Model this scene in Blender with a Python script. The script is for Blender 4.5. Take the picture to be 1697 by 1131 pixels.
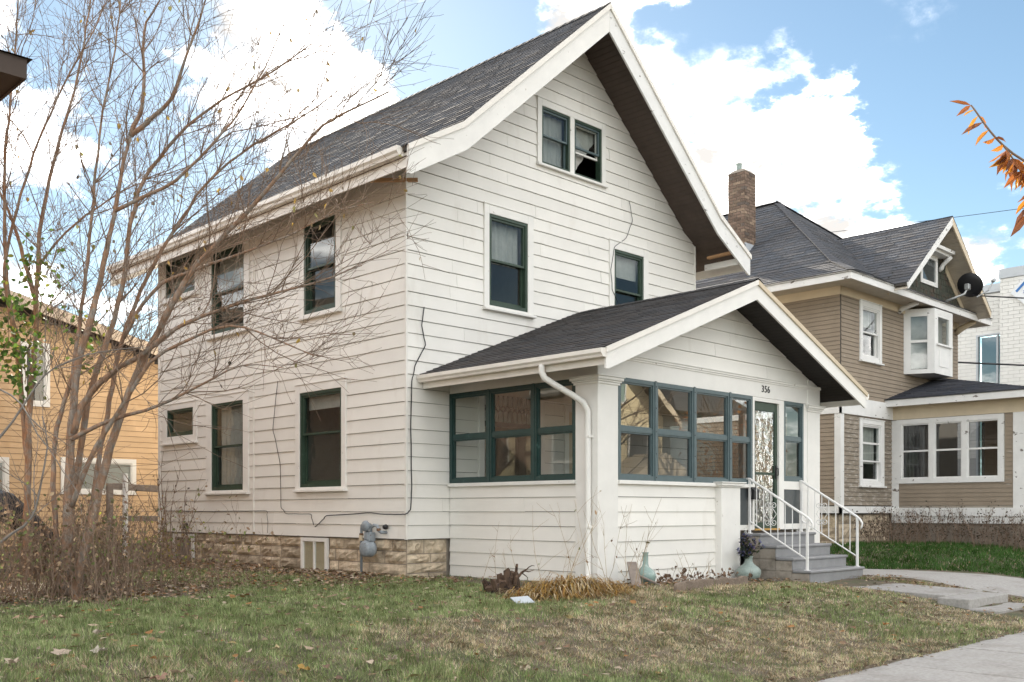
import bpy, bmesh, math, random
import numpy as np
from mathutils import Vector, Matrix

for _o in list(bpy.data.objects):
    bpy.data.objects.remove(_o, do_unlink=True)
SC = bpy.context.scene
COL = SC.collection
R = math.radians

# ------------------------------------------------------------------ camera
cd = bpy.data.cameras.new('camera')
cam = bpy.data.objects.new('camera', cd)
COL.objects.link(cam)
cam.location = (-9.28, -11.655, 0.983)
cam.rotation_euler = (R(90), 0, -0.77709)
cd.sensor_width = 36.0
cd.lens = 36.0 * 1667.35 / 1697.0
cd.shift_y = 281.3 / 1697.0
cd.clip_start = 0.05
cd.clip_end = 2000
SC.camera = cam

# ------------------------------------------------------------------ sky and sun
SUN_AZ, SUN_EL = R(34), R(26.5)          # azimuth measured from +Y towards +X
EXPOSURE = 1.45
world = bpy.data.worlds.new('World')
SC.world = world
world.use_nodes = True


def build_world():
    nt = world.node_tree
    nt.nodes.clear()
    N, L = nt.nodes.new, nt.links.new
    out = N('ShaderNodeOutputWorld')
    bg = N('ShaderNodeBackground')
    sky = N('ShaderNodeTexSky')
    sky.sky_type = 'NISHITA'
    sky.sun_disc = False
    sky.sun_elevation = SUN_EL
    sky.sun_rotation = SUN_AZ
    sky.altitude = 250
    sky.air_density = 1.0
    sky.dust_density = 0.15
    sky.ozone_density = 0.9
    tc = N('ShaderNodeTexCoord')
    nrm = N('ShaderNodeVectorMath'); nrm.operation = 'NORMALIZE'
    L(tc.outputs['Generated'], nrm.inputs[0])
    sep = N('ShaderNodeSeparateXYZ'); L(nrm.outputs[0], sep.inputs[0])
    zc = N('ShaderNodeMath'); zc.operation = 'MAXIMUM'; L(sep.outputs['Z'], zc.inputs[0]); zc.inputs[1].default_value = 0.0
    za = N('ShaderNodeMath'); za.operation = 'ADD'; L(zc.outputs[0], za.inputs[0]); za.inputs[1].default_value = 0.32
    div = N('ShaderNodeVectorMath'); div.operation = 'DIVIDE'
    cmb = N('ShaderNodeCombineXYZ')
    for i in range(3):
        L(za.outputs[0], cmb.inputs[i])
    L(nrm.outputs[0], div.inputs[0]); L(cmb.outputs[0], div.inputs[1])

    def noise(scale, detail, rough, off):
        m = N('ShaderNodeMapping'); m.inputs['Location'].default_value = off
        L(div.outputs[0], m.inputs['Vector'])
        n = N('ShaderNodeTexNoise'); n.inputs['Scale'].default_value = scale
        n.inputs['Detail'].default_value = detail; n.inputs['Roughness'].default_value = rough
        n.inputs['Distortion'].default_value = 0.25
        L(m.outputs[0], n.inputs['Vector'])
        return n.outputs['Fac']
    n1 = noise(3.2, 10, 0.6, (3.1, 1.7, 0.4))
    n2 = noise(9.0, 6, 0.6, (0.3, 5.2, 2.0))
    # drifts of open blue and banks of cloud (directions of the real gaps and banks)
    yaw = 0.77709
    fw = Vector((math.sin(yaw), math.cos(yaw), 0)); rt = Vector((math.cos(yaw), -math.sin(yaw), 0)); up = Vector((0, 0, 1))
    blobs = [(735, 95, 105, -.52), (1390, 60, 130, -.24), (1560, 70, 190, -.28), (1205, 95, 85, -.55), (1500, 290, 110, -.30), (1125, 120, 60, -.18),
             (1640, 320, 110, -.24), (230, 190, 150, -.30), (170, 10, 120, -.28), (855, 0, 60, -.25), (300, 430, 120, -.22), (560, 240, 90, -.10), (650, 20, 60, -.15), (1420, 130, 60, -.10),
             (540, 80, 130, .24), (1130, 15, 100, .38), (1370, 190, 130, .26), (1170, 240, 120, .40), (900, 45, 65, .34), (1480, 400, 80, .24), (1500, 130, 70, .12),
             (1640, 440, 90, .2), (60, 120, 120, .12), (100, 350, 120, .14), (420, 240, 130, .1)]
    wn = N('ShaderNodeTexNoise'); wn.inputs['Scale'].default_value = 5.5; wn.inputs['Detail'].default_value = 7.0; wn.inputs['Roughness'].default_value = 0.6
    L(div.outputs[0], wn.inputs['Vector'])
    wo = N('ShaderNodeVectorMath'); wo.operation = 'MULTIPLY_ADD'; L(wn.outputs['Color'], wo.inputs[0])
    wo.inputs[1].default_value = (.34, .34, .34); wo.inputs[2].default_value = (-.17, -.17, -.17)
    wa = N('ShaderNodeVectorMath'); wa.operation = 'ADD'; L(nrm.outputs[0], wa.inputs[0]); L(wo.outputs[0], wa.inputs[1])
    wv = N('ShaderNodeVectorMath'); wv.operation = 'NORMALIZE'; L(wa.outputs[0], wv.inputs[0])
    am = N('ShaderNodeMath'); am.operation = 'MULTIPLY_ADD'; L(n1, am.inputs[0]); am.inputs[1].default_value = 1.5; am.inputs[2].default_value = -.25
    acc = am.outputs[0]
    for (px, py, rad, amp) in blobs:
        d = (fw + rt * ((px - 848.5) / 1667.35) + up * ((846.8 - py) / 1667.35)).normalized()
        dt = N('ShaderNodeVectorMath'); dt.operation = 'DOT_PRODUCT'
        L(wv.outputs[0], dt.inputs[0]); dt.inputs[1].default_value = d
        mr = N('ShaderNodeMapRange'); mr.interpolation_type = 'SMOOTHERSTEP'
        mr.inputs['From Min'].default_value = math.cos(rad * 1.9 / 1667.35)
        mr.inputs['From Max'].default_value = 1.0
        mr.inputs['To Max'].default_value = amp
        L(dt.outputs['Value'], mr.inputs['Value'])
        ad = N('ShaderNodeMath'); ad.operation = 'ADD'; L(acc, ad.inputs[0]); L(mr.outputs[0], ad.inputs[1])
        acc = ad.outputs[0]
    mu = N('ShaderNodeMath'); mu.operation = 'MULTIPLY_ADD'; L(n2, mu.inputs[0]); mu.inputs[1].default_value = 0.22; L(acc, mu.inputs[2])
    mask = N('ShaderNodeMapRange'); mask.interpolation_type = 'SMOOTHSTEP'
    mask.inputs['From Min'].default_value = 0.36; mask.inputs['From Max'].default_value = 0.86
    L(mu.outputs[0], mask.inputs['Value'])
    n3 = noise(6.5, 8, 0.62, (7.7, 2.2, 4.0))
    cl = N('ShaderNodeMapRange'); cl.interpolation_type = 'SMOOTHSTEP'; L(n3, cl.inputs['Value'])
    cl.inputs['From Min'].default_value = 0.36; cl.inputs['From Max'].default_value = 0.54
    cl.inputs['To Min'].default_value = 3.6; cl.inputs['To Max'].default_value = 30.0
    cloud = N('ShaderNodeVectorMath'); cloud.operation = 'SCALE'
    cloud.inputs[0].default_value = (1.0, 0.96, 0.915); L(cl.outputs[0], cloud.inputs['Scale'])
    mix = N('ShaderNodeMix'); mix.data_type = 'RGBA'
    pwm = N('ShaderNodeMath'); pwm.operation = 'POWER'; L(mask.outputs[0], pwm.inputs[0]); pwm.inputs[1].default_value = 2.3
    L(pwm.outputs[0], mix.inputs['Factor'])
    dim = N('ShaderNodeVectorMath'); dim.operation = 'MULTIPLY'; L(sky.outputs[0], dim.inputs[0]); dim.inputs[1].default_value = (0.545, 0.585, 0.555)
    L(dim.outputs[0], mix.inputs['A']); L(cloud.outputs[0], mix.inputs['B'])
    L(mix.outputs['Result'], bg.inputs['Color'])
    bg.inputs['Strength'].default_value = 0.1
    L(bg.outputs[0], out.inputs['Surface'])


build_world()
sd = bpy.data.lights.new('sun', 'SUN')
sd.energy = 4.5
sd.angle = R(0.6)
sd.color = (1.0, 0.90, 0.76)
sun = bpy.data.objects.new('sun', sd)
COL.objects.link(sun)
sdir = Vector((math.sin(SUN_AZ) * math.cos(SUN_EL), math.cos(SUN_AZ) * math.cos(SUN_EL), math.sin(SUN_EL)))
sun.rotation_euler = sdir.to_track_quat('Z', 'Y').to_euler()
sun.location = (20, 20, 30)

vs = SC.view_settings
vs.view_transform = 'Standard'
vs.look = 'None'
vs.exposure = EXPOSURE
vs.gamma = 1.0
vs.use_curve_mapping = False

# ------------------------------------------------------------------ helpers
ORG = {}


def org(p):
    return ORG.get(p.name, Vector((0, 0, 0))) if p else Vector((0, 0, 0))


def tag(o, label=None, cat=None, group=None, kind=None):
    if label: o['label'] = label
    if cat: o['category'] = cat
    if group: o['group'] = group
    if kind: o['kind'] = kind
    return o


def thing(name, loc, label, cat, group=None):
    o = bpy.data.objects.new(name, None)
    COL.objects.link(o)
    o.location = loc
    o.empty_display_size = 0.2
    ORG[o.name] = Vector(loc)
    return tag(o, label, cat, group)


class MB:
    """collects shapes in world coordinates and links them as one mesh object"""

    def __init__(self):
        self.v, self.f, self.c = [], [], []
        self.col = None
        self.smooth = False

    def add(self, vs_, fs):
        b = len(self.v)
        self.v.extend(vs_)
        self.f.extend([tuple(i + b for i in f) for f in fs])
        if self.col is not None:
            self.c.extend([self.col] * len(vs_))
        return self

    def box(self, x0, x1, y0, y1, z0, z1):
        if x0 > x1: x0, x1 = x1, x0
        if y0 > y1: y0, y1 = y1, y0
        if z0 > z1: z0, z1 = z1, z0
        return self.add([(x0, y0, z0), (x1, y0, z0), (x1, y1, z0), (x0, y1, z0), (x0, y0, z1), (x1, y0, z1), (x1, y1, z1), (x0, y1, z1)],
                        [(0, 3, 2, 1), (4, 5, 6, 7), (0, 1, 5, 4), (1, 2, 6, 5), (2, 3, 7, 6), (3, 0, 4, 7)])

    def hexa(self, p):
        return self.add([tuple(q) for q in p], [(0, 3, 2, 1), (4, 5, 6, 7), (0, 1, 5, 4), (1, 2, 6, 5), (2, 3, 7, 6), (3, 0, 4, 7)])

    def quad(self, a, b, c, d):
        return self.add([tuple(a), tuple(b), tuple(c), tuple(d)], [(0, 1, 2, 3)])

    def prism(self, poly, off):
        """poly: list of 3d points, extruded by the vector off"""
        n = len(poly)
        off = Vector(off)
        vv = [tuple(p) for p in poly] + [tuple(Vector(p) + off) for p in poly]
        ff = [tuple(range(n - 1, -1, -1)), tuple(range(n, 2 * n))]
        ff += [(i, (i + 1) % n, n + (i + 1) % n, n + i) for i in range(n)]
        return self.add(vv, ff)

    def bar(self, a, b, w, h, up=(0, 0, 1)):
        """rectangular bar from a to b, w sideways, h along up"""
        a, b = Vector(a), Vector(b)
        t = (b - a).normalized()
        s = t.cross(Vector(up))
        s = s.normalized() if s.length > 1e-6 else Vector((1, 0, 0))
        u = s.cross(t).normalized()
        s, u = s * w / 2, u * h / 2
        return self.hexa([a - s - u, a + s - u, b + s - u, b - s - u, a - s + u, a + s + u, b + s + u, b - s + u])

    def tube(self, pts, rad, n=6, cap=True):
        pts = [Vector(p) for p in pts]
        m = len(pts)
        if not hasattr(rad, '__len__'):
            rad = [rad] * m
        t0 = (pts[1] - pts[0]).normalized()
        ref = Vector((0, 0, 1)) if abs(t0.z) < 0.9 else Vector((1, 0, 0))
        s = t0.cross(ref).normalized()
        vv, ff = [], []
        for i in range(m):
            t = (pts[min(i + 1, m - 1)] - pts[max(i - 1, 0)])
            t = t.normalized() if t.length > 1e-9 else t0
            s = (s - t * s.dot(t))
            s = s.normalized() if s.length > 1e-6 else t.orthogonal().normalized()
            u = t.cross(s)
            for k in range(n):
                a = 2 * math.pi * k / n
                vv.append(tuple(pts[i] + (s * math.cos(a) + u * math.sin(a)) * rad[i]))
        for i in range(m - 1):
            for k in range(n):
                k2 = (k + 1) % n
                ff.append((i * n + k, i * n + k2, (i + 1) * n + k2, (i + 1) * n + k))
        if cap:
            ff.append(tuple(range(n - 1, -1, -1)))
            ff.append(tuple((m - 1) * n + k for k in range(n)))
        return self.add(vv, ff)

    def lathe(self, c, prof, n=20, axis=None):
        """prof: (radius, height) pairs; axis default +Z"""
        c = Vector(c)
        ax = Vector(axis).normalized() if axis is not None else Vector((0, 0, 1))
        s = ax.orthogonal().normalized()
        u = ax.cross(s)
        vv, ff = [], []
        for r_, h in prof:
            for k in range(n):
                a = 2 * math.pi * k / n
                vv.append(tuple(c + ax * h + (s * math.cos(a) + u * math.sin(a)) * r_))
        for i in range(len(prof) - 1):
            for k in range(n):
                k2 = (k + 1) % n
                ff.append((i * n + k, i * n + k2, (i + 1) * n + k2, (i + 1) * n + k))
        ff.append(tuple(range(n - 1, -1, -1)))
        ff.append(tuple((len(prof) - 1) * n + k for k in range(n)))
        return self.add(vv, ff)

    def build(self, name, mat, parent=None, smooth=False, recalc=True, bevel=0.0, kind=None):
        o3 = org(parent)
        me = bpy.data.meshes.new(name)
        if o3.length > 0:
            vv = [(p[0] - o3.x, p[1] - o3.y, p[2] - o3.z) for p in self.v]
        else:
            vv = self.v
        me.from_pydata(vv, [], self.f)
        if recalc or bevel:
            bm = bmesh.new(); bm.from_mesh(me)
            if recalc: bmesh.ops.recalc_face_normals(bm, faces=bm.faces)
            if bevel:
                bmesh.ops.bevel(bm, geom=list(bm.edges), offset=bevel, segments=1, affect='EDGES', profile=0.5, clamp_overlap=True)
            bm.to_mesh(me); bm.free()
        if self.c and not bevel:
            at = me.color_attributes.new('Col', 'FLOAT_COLOR', 'POINT')
            at.data.foreach_set('color', np.array([(c[0], c[1], c[2], 1.0) for c in self.c], dtype=np.float32).ravel())
        if smooth:
            me.polygons.foreach_set('use_smooth', [True] * len(me.polygons))
        me.materials.append(mat)
        o = bpy.data.objects.new(name, me)
        COL.objects.link(o)
        if parent:
            o.parent = parent
            ORG[o.name] = o3
        if kind: o['kind'] = kind
        return o


def np_mesh(name, verts, faces, mat, cols=None, parent=None, smooth=False):
    """verts (n,3), faces (m,k) arrays"""
    me = bpy.data.meshes.new(name)
    verts = np.asarray(verts, dtype=np.float32)
    faces = np.asarray(faces, dtype=np.int32)
    if parent is not None:
        verts = verts - np.array(org(parent), dtype=np.float32)
    m, k = faces.shape
    me.vertices.add(len(verts)); me.vertices.foreach_set('co', verts.ravel())
    me.loops.add(m * k); me.loops.foreach_set('vertex_index', faces.ravel())
    me.polygons.add(m)
    me.polygons.foreach_set('loop_start', np.arange(0, m * k, k, dtype=np.int32))
    me.polygons.foreach_set('loop_total', np.full(m, k, dtype=np.int32))
    if smooth: me.polygons.foreach_set('use_smooth', np.ones(m, dtype=bool))
    me.update(calc_edges=True)
    if cols is not None:
        at = me.color_attributes.new('Col', 'FLOAT_COLOR', 'POINT')
        c4 = np.ones((len(verts), 4), dtype=np.float32); c4[:, :3] = cols
        at.data.foreach_set('color', c4.ravel())
    me.materials.append(mat)
    o = bpy.data.objects.new(name, me)
    COL.objects.link(o)
    if parent is not None:
        o.parent = parent
        ORG[o.name] = org(parent)
    return o


# ------------------------------------------------------------------ materials
def M(name, col, rough=0.6, var=0.12, scale=6.0, rnd=0.0, bump=0.0, bscale=40.0, col2=None, thr=(0.6, 0.7), scale2=None,
      attr=False, metallic=0.0, spec=0.4, stretch=(1, 1, 1), stretch2=(1, 1, 1), transl=0.0, detail=5.0):
    m = bpy.data.materials.new(name)
    m.use_nodes = True
    nt = m.node_tree
    N, L = nt.nodes.new, nt.links.new
    bs = nt.nodes['Principled BSDF']
    geo = N('ShaderNodeNewGeometry')

    def noise(sc, st, det=detail, w=0.0):
        mp = N('ShaderNodeMapping'); mp.inputs['Scale'].default_value = st; mp.inputs['Location'].default_value = (w, w * 1.7, w * .6)
        L(geo.outputs['Position'], mp.inputs['Vector'])
        n = N('ShaderNodeTexNoise'); n.inputs['Scale'].default_value = sc; n.inputs['Detail'].default_value = det
        n.inputs['Roughness'].default_value = 0.6
        L(mp.outputs[0], n.inputs['Vector'])
        return n.outputs['Fac']
    if attr:
        at = N('ShaderNodeVertexColor'); at.layer_name = 'Col'
        c = at.outputs['Color']
    else:
        rgb = N('ShaderNodeRGB'); rgb.outputs[0].default_value = (*col, 1)
        c = rgb.outputs[0]
    if col2 is not None:
        f2 = noise(scale2 or scale * 2, stretch2, 8.0, 3.3)
        mr2 = N('ShaderNodeMapRange'); mr2.inputs['From Min'].default_value = thr[0]; mr2.inputs['From Max'].default_value = thr[1]
        L(f2, mr2.inputs['Value'])
        mx = N('ShaderNodeMix'); mx.data_type = 'RGBA'
        L(mr2.outputs[0], mx.inputs['Factor']); L(c, mx.inputs['A']); mx.inputs['B'].default_value = (*col2, 1)
        c = mx.outputs['Result']
    fac = None
    if var > 0:
        mr = N('ShaderNodeMapRange'); mr.inputs['From Min'].default_value = 0.25; mr.inputs['From Max'].default_value = 0.75
        mr.inputs['To Min'].default_value = 1 - var; mr.inputs['To Max'].default_value = 1 + var
        L(noise(scale, stretch), mr.inputs['Value'])
        fac = mr.outputs[0]
    if rnd > 0:
        oi = N('ShaderNodeObjectInfo')
        mr = N('ShaderNodeMapRange'); mr.inputs['To Min'].default_value = 1 - rnd; mr.inputs['To Max'].default_value = 1 + rnd
        L(oi.outputs['Random'], mr.inputs['Value'])
        if fac is not None:
            mm = N('ShaderNodeMath'); mm.operation = 'MULTIPLY'; L(fac, mm.inputs[0]); L(mr.outputs[0], mm.inputs[1]); fac = mm.outputs[0]
        else:
            fac = mr.outputs[0]
    if fac is not None:
        sc = N('ShaderNodeVectorMath'); sc.operation = 'SCALE'
        L(c, sc.inputs[0]); L(fac, sc.inputs['Scale'])
        c = sc.outputs[0]
    L(c, bs.inputs['Base Color'])
    bs.inputs['Roughness'].default_value = rough
    bs.inputs['Metallic'].default_value = metallic
    bs.inputs['Specular IOR Level'].default_value = spec
    if bump > 0:
        bp = N('ShaderNodeBump'); bp.inputs['Strength'].default_value = bump; bp.inputs['Distance'].default_value = 0.02
        L(noise(bscale, stretch, 6.0, 1.1), bp.inputs['Height'])
        L(bp.outputs[0], bs.inputs['Normal'])
    if transl > 0:
        out = nt.nodes['Material Output']
        tr = N('ShaderNodeBsdfTranslucent'); L(c, tr.inputs['Color'])
        ms = N('ShaderNodeMixShader'); ms.inputs[0].default_value = transl
        L(bs.outputs[0], ms.inputs[1]); L(tr.outputs[0], ms.inputs[2])
        L(ms.outputs[0], out.inputs['Surface'])
    return m


def glass(name, tint=(0.82, 0.86, 0.85), f0=0.06, wave=0.0, wscale=2.0, rough=0.0, gain=1.0):
    m = bpy.data.materials.new(name); m.use_nodes = True
    nt = m.node_tree; N, L = nt.nodes.new, nt.links.new
    nt.nodes.clear()
    out = N('ShaderNodeOutputMaterial')
    tr = N('ShaderNodeBsdfTransparent'); tr.inputs['Color'].default_value = (*tint, 1)
    gl = N('ShaderNodeBsdfGlossy'); gl.inputs['Roughness'].default_value = rough; gl.inputs['Color'].default_value = (0.95, 0.97, 0.97, 1)
    geo = N('ShaderNodeNewGeometry')
    dt = N('ShaderNodeVectorMath'); dt.operation = 'DOT_PRODUCT'; L(geo.outputs['Incoming'], dt.inputs[0]); L(geo.outputs['Normal'], dt.inputs[1])
    ab = N('ShaderNodeMath'); ab.operation = 'ABSOLUTE'; L(dt.outputs['Value'], ab.inputs[0])
    sb = N('ShaderNodeMath'); sb.operation = 'SUBTRACT'; sb.inputs[0].default_value = 1.0; L(ab.outputs[0], sb.inputs[1])
    pw = N('ShaderNodeMath'); pw.operation = 'POWER'; L(sb.outputs[0], pw.inputs[0]); pw.inputs[1].default_value = 5.0
    ma = N('ShaderNodeMath'); ma.operation = 'MULTIPLY_ADD'; L(pw.outputs[0], ma.inputs[0]); ma.inputs[1].default_value = gain; ma.inputs[2].default_value = f0
    ma.use_clamp = True
    ms = N('ShaderNodeMixShader'); L(ma.outputs[0], ms.inputs[0]); L(tr.outputs[0], ms.inputs[1]); L(gl.outputs[0], ms.inputs[2])
    if wave > 0:
        n = N('ShaderNodeTexNoise'); n.inputs['Scale'].default_value = wscale; n.inputs['Detail'].default_value = 2.0
        L(geo.outputs['Position'], n.inputs['Vector'])
        bp = N('ShaderNodeBump'); bp.inputs['Strength'].default_value = wave; bp.inputs['Distance'].default_value = 0.02
        L(n.outputs['Fac'], bp.inputs['Height']); L(bp.outputs[0], gl.inputs['Normal'])
    L(ms.outputs[0], out.inputs['Surface'])
    return m


MAT = dict(
    siding=M('white_siding', (0.775, 0.75, 0.70), 0.5, 0.05, 1.3, rnd=0.04, col2=(0.60, 0.55, 0.48), thr=(0.60, 0.95), scale2=2.2, stretch2=(1, 1, .35), bump=.05, bscale=120),
    trim=M('white_trim', (0.77, 0.75, 0.71), 0.5, 0.06, 3.0, rnd=0.03, col2=(0.36, 0.31, 0.26), thr=(0.67, 0.72), scale2=9, bump=.06, bscale=80),
    trim_clean=M('white_enamel', (0.76, 0.74, 0.70), 0.42, 0.05, 3.0),
    gutter=M('gutter_paint', (0.76, 0.72, 0.66), 0.4, 0.07, 4.0, col2=(0.45, 0.36, 0.28), thr=(0.68, 0.8), scale2=5),
    wood_raw=M('bare_wood', (0.42, 0.24, 0.12), 0.8, 0.25, 12, stretch=(1, 1, 8), bump=.2),
    wood_grey=M('weathered_wood', (0.24, 0.20, 0.17), 0.85, 0.3, 9, bump=.4, bscale=50),
    backing=M('shadow_line_sheathing', (0.07, 0.062, 0.055), 0.9, 0.1),  # wall backing kept dark so plank gaps read as butt shadow lines
    plaster=M('interior_plaster', (0.33, 0.29, 0.24), 0.8, 0.08),
    floorwood=M('interior_floor', (0.16, 0.13, 0.11), 0.5, 0.2),
    green=M('green_sash', (0.030, 0.055, 0.036), 0.45, 0.2, 9, col2=(0.10, 0.14, 0.10), thr=(0.62, 0.8), scale2=14),
    teal=M('teal_sash', (0.020, 0.050, 0.046), 0.42, 0.18, 9, col2=(0.09, 0.17, 0.15), thr=(0.62, 0.85), scale2=10),
    skysheen=M('sky_sheen_sash', (0.085, 0.122, 0.13), 0.4, 0.12, 9),  # teal paint of the porch sashes with sky reflection put into the colour
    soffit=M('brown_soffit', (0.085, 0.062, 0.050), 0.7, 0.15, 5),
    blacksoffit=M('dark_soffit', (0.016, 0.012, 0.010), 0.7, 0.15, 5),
    shingle=M('asphalt_shingle', (0.1, 0.1, 0.1), 0.9, 0.14, 45, attr=True, bump=.35, bscale=220, spec=.25),
    stone=M('limestone', (0.50, 0.41, 0.30), 0.9, 0.38, 9, rnd=0.27, col2=(0.20, 0.145, 0.10), thr=(0.54, 0.78), scale2=5, bump=1.0, bscale=20),
    mortar=M('mortar', (0.27, 0.23, 0.19), 0.95, 0.2, 12, bump=.3),
    concrete=M('concrete', (0.33, 0.315, 0.295), 0.9, 0.22, 26.0, col2=(0.21, 0.19, 0.165), thr=(0.50, 0.80), scale2=1.6, bump=.25, bscale=140, rnd=.05),
    oldconcrete=M('stained_concrete', (0.33, 0.29, 0.245), 0.92, 0.2, 5.0, col2=(0.13, 0.11, 0.085), thr=(0.52, 0.75), scale2=4, bump=.4, bscale=60),
    greypaint=M('grey_step_paint', (0.235, 0.235, 0.24), 0.55, 0.12, 6, col2=(0.32, 0.31, 0.30), thr=(0.6, 0.8), scale2=16, bump=.12),
    railing=M('white_rail_paint', (0.78, 0.77, 0.75), 0.4, 0.05, 9, col2=(0.35, 0.2, 0.12), thr=(0.70, 0.74), scale2=24),
    iron=M('dark_iron', (0.02, 0.02, 0.022), 0.5, 0.1),
    cable=M('black_cable', (0.018, 0.018, 0.02), 0.5, 0.1),
    meter=M('meter_paint', (0.25, 0.28, 0.305), 0.5, 0.2, 20, rnd=.05, col2=(0.12, 0.08, 0.06), thr=(0.62, 0.72), scale2=30, bump=.1),
    rust=M('rusty_pipe', (0.17, 0.10, 0.06), 0.8, 0.3, 30),
    galv=M('galvanised', (0.35, 0.36, 0.36), 0.45, 0.15, 20, metallic=.6),
    celadon=M('celadon_glaze', (0.24, 0.33, 0.30), 0.22, 0.14, 14, col2=(0.36, 0.42, 0.38), thr=(0.55, 0.7), scale2=20),
    celadon2=M('grey_green_glaze', (0.28, 0.34, 0.31), 0.32, 0.14, 14, col2=(0.16, 0.20, 0.19), thr=(0.55, 0.7), scale2=26),
    bark=M('bark', (0.30, 0.185, 0.12), 0.9, 0.45, 26, bump=.9, bscale=60, stretch=(1, 1, .18), col2=(0.27, 0.235, 0.20), thr=(.45, .6), scale2=9),
    twig=M('twig', (0.20, 0.14, 0.10), 0.85, 0.25, 5),
    deadbark=M('dead_grey_bark', (0.22, 0.20, 0.18), 0.9, 0.25, 12, bump=.4),
    leaf=M('leaf', (0.1, 0.1, 0.1), 0.6, 0.18, 20, attr=True, transl=.35),
    litter=M('dry_leaf', (0.1, 0.1, 0.1), 0.8, 0.22, 30, attr=True, transl=.12),
    grass=M('grass_blade', (0.1, 0.1, 0.1), 0.65, 0.12, 4, attr=True, transl=.25, spec=.2),
    soil=M('soil', (0.125, 0.098, 0.068), 0.95, 0.3, 5, col2=(0.075, 0.078, 0.035), thr=(.45, .6), scale2=2.2, bump=.5, bscale=40),
    asphalt=M('street_asphalt', (0.052, 0.052, 0.053), 0.9, 0.2, 8, bump=.2, bscale=120),
    tan=M('tan_clapboard', (0.28, 0.225, 0.168), 0.75, 0.12, 2.5, col2=(0.36, 0.32, 0.27), thr=(0.63, 0.72), scale2=7, stretch2=(.5, .5, 2.2), bump=.1),
    tan_old=M('peeling_clapboard', (0.245, 0.205, 0.16), 0.85, 0.2, 6, col2=(0.40, 0.36, 0.31), thr=(0.52, 0.62), scale2=9, stretch2=(.5, .5, 2.6), bump=.25),
    peel=M('peeling_white', (0.74, 0.73, 0.71), 0.55, 0.07, 4, col2=(0.16, 0.135, 0.115), thr=(0.64, 0.68), scale2=5, stretch2=(1, 1, 2)),
    darkshake=M('dark_shake', (0.06, 0.065, 0.05), 0.9, 0.4, 14, attr=False, rnd=.2, col2=(0.10, 0.06, 0.045), thr=(.5, .7), scale2=6, bump=.3),
    cream=M('cream_paint', (0.60, 0.50, 0.36), 0.6, 0.08, 3),
    beadboard=M('bead_soffit', (0.50, 0.44, 0.36), 0.7, 0.1, 4),
    brick=M('chimney_brick', (0.1, 0.1, 0.1), 0.9, 0.25, 30, attr=True, bump=.3),
    whitebrick=M('white_glazed_brick', (0.70, 0.69, 0.66), 0.5, 0.05, 3, attr=False, rnd=.0),
    whitemortar=M('grey_mortar', (0.42, 0.42, 0.41), 0.9, 0.05, 3),
    coping=M('metal_coping', (0.47, 0.50, 0.53), 0.5, 0.06, 2),
    signblue=M('sign_blue', (0.03, 0.15, 0.42), 0.4, 0.05),
    signwhite=M('sign_white', (0.70, 0.72, 0.74), 0.4, 0.05),
    orangeclap=M('ochre_clapboard', (0.56, 0.385, 0.225), 0.75, 0.10, 2, rnd=.05, col2=(0.50, 0.32, 0.17), thr=(.55, .75), scale2=3, bump=.1),
    fascia_tan=M('pale_tan_fascia', (0.52, 0.42, 0.32), 0.7, 0.08, 3),
    dark=M('black_plastic', (0.012, 0.012, 0.014), 0.45, 0.2, 8),
    tarp=M('black_tarp', (0.008, 0.008, 0.011), 0.42, 0.2, 6, bump=.5, bscale=7),
    redbrick=M('red_brick', (0.44, 0.29, 0.215), 0.9, 0.25, 9, col2=(0.52, 0.39, 0.31), thr=(.45, .6), scale2=16, bump=.3),
    palebrick=M('cream_facade', (0.62, 0.52, 0.33), 0.8, 0.07, 2),
    brownsoffit=M('brown_eave', (0.055, 0.036, 0.026), 0.6, 0.15, 4),
    edging=M('brown_concrete', (0.20, 0.155, 0.12), 0.95, 0.3, 14, rnd=.15, bump=.7, bscale=40),
    tealsiding=M('teal_grey_siding', (0.07, 0.11, 0.12), 0.7, 0.1, 3),
    straw=M('straw', (0.1, 0.1, 0.1), 0.8, 0.15, 9, attr=True, transl=.2),
    litter_stem=M('dry_stalk', (0.34, 0.25, 0.15), 0.8, 0.2, 12),
    stump=M('rotten_stump', (0.10, 0.062, 0.04), 0.95, 0.45, 16, bump=.9, bscale=30, col2=(0.03, 0.02, 0.015), thr=(.5, .62), scale2=14, stretch=(1, 1, .3)),
    curtain=M('pale_curtain', (0.50, 0.49, 0.46), 0.9, 0.1, 10, transl=.2),
    screen=M('grey_insect_screen', (0.07, 0.075, 0.08), 0.8, 0.08, 10),
    panelgrey=M('grey_glass_panel', (0.06, 0.07, 0.075), 0.35, 0.3, 8),
    brass=M('brass_sill', (0.50, 0.29, 0.08), 0.4, 0.2, 10, metallic=.3),
    glass=glass('window_glass', f0=0.075, wave=0.05, wscale=1.6),
    glass_old=glass('wavy_glass', f0=0.10, wave=0.16, wscale=2.4),
    glass_porch=glass('porch_storm_glass', tint=(0.80, 0.83, 0.83), f0=0.19, wave=0.03, wscale=1.2),
    glass_screen=glass('screened_glass', tint=(0.36, 0.37, 0.37), f0=0.09, wave=0.03, wscale=1.2),
    glass_porch_side=glass('porch_side_glass', tint=(0.88, 0.90, 0.88), f0=0.05, wave=0.03, wscale=1.2),
    glass_door=glass('rippled_glass', f0=0.26, wave=0.9, wscale=6.0),
    glass_dark=glass('room_shade_glass', tint=(0.34, 0.35, 0.36), f0=0.07, wave=0.04, wscale=1.5),  # tinted dark to put the porch room's dimness into the glass
    glass_teal=glass('teal_glass', tint=(0.35, 0.5, 0.52), f0=0.3, wave=0.02),
)


# ------------------------------------------------------------------ ground
def ss(a, b, x):
    t = np.clip((np.asarray(x, dtype=float) - a) / (b - a), 0, 1)
    return t * t * (3 - 2 * t)


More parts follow.
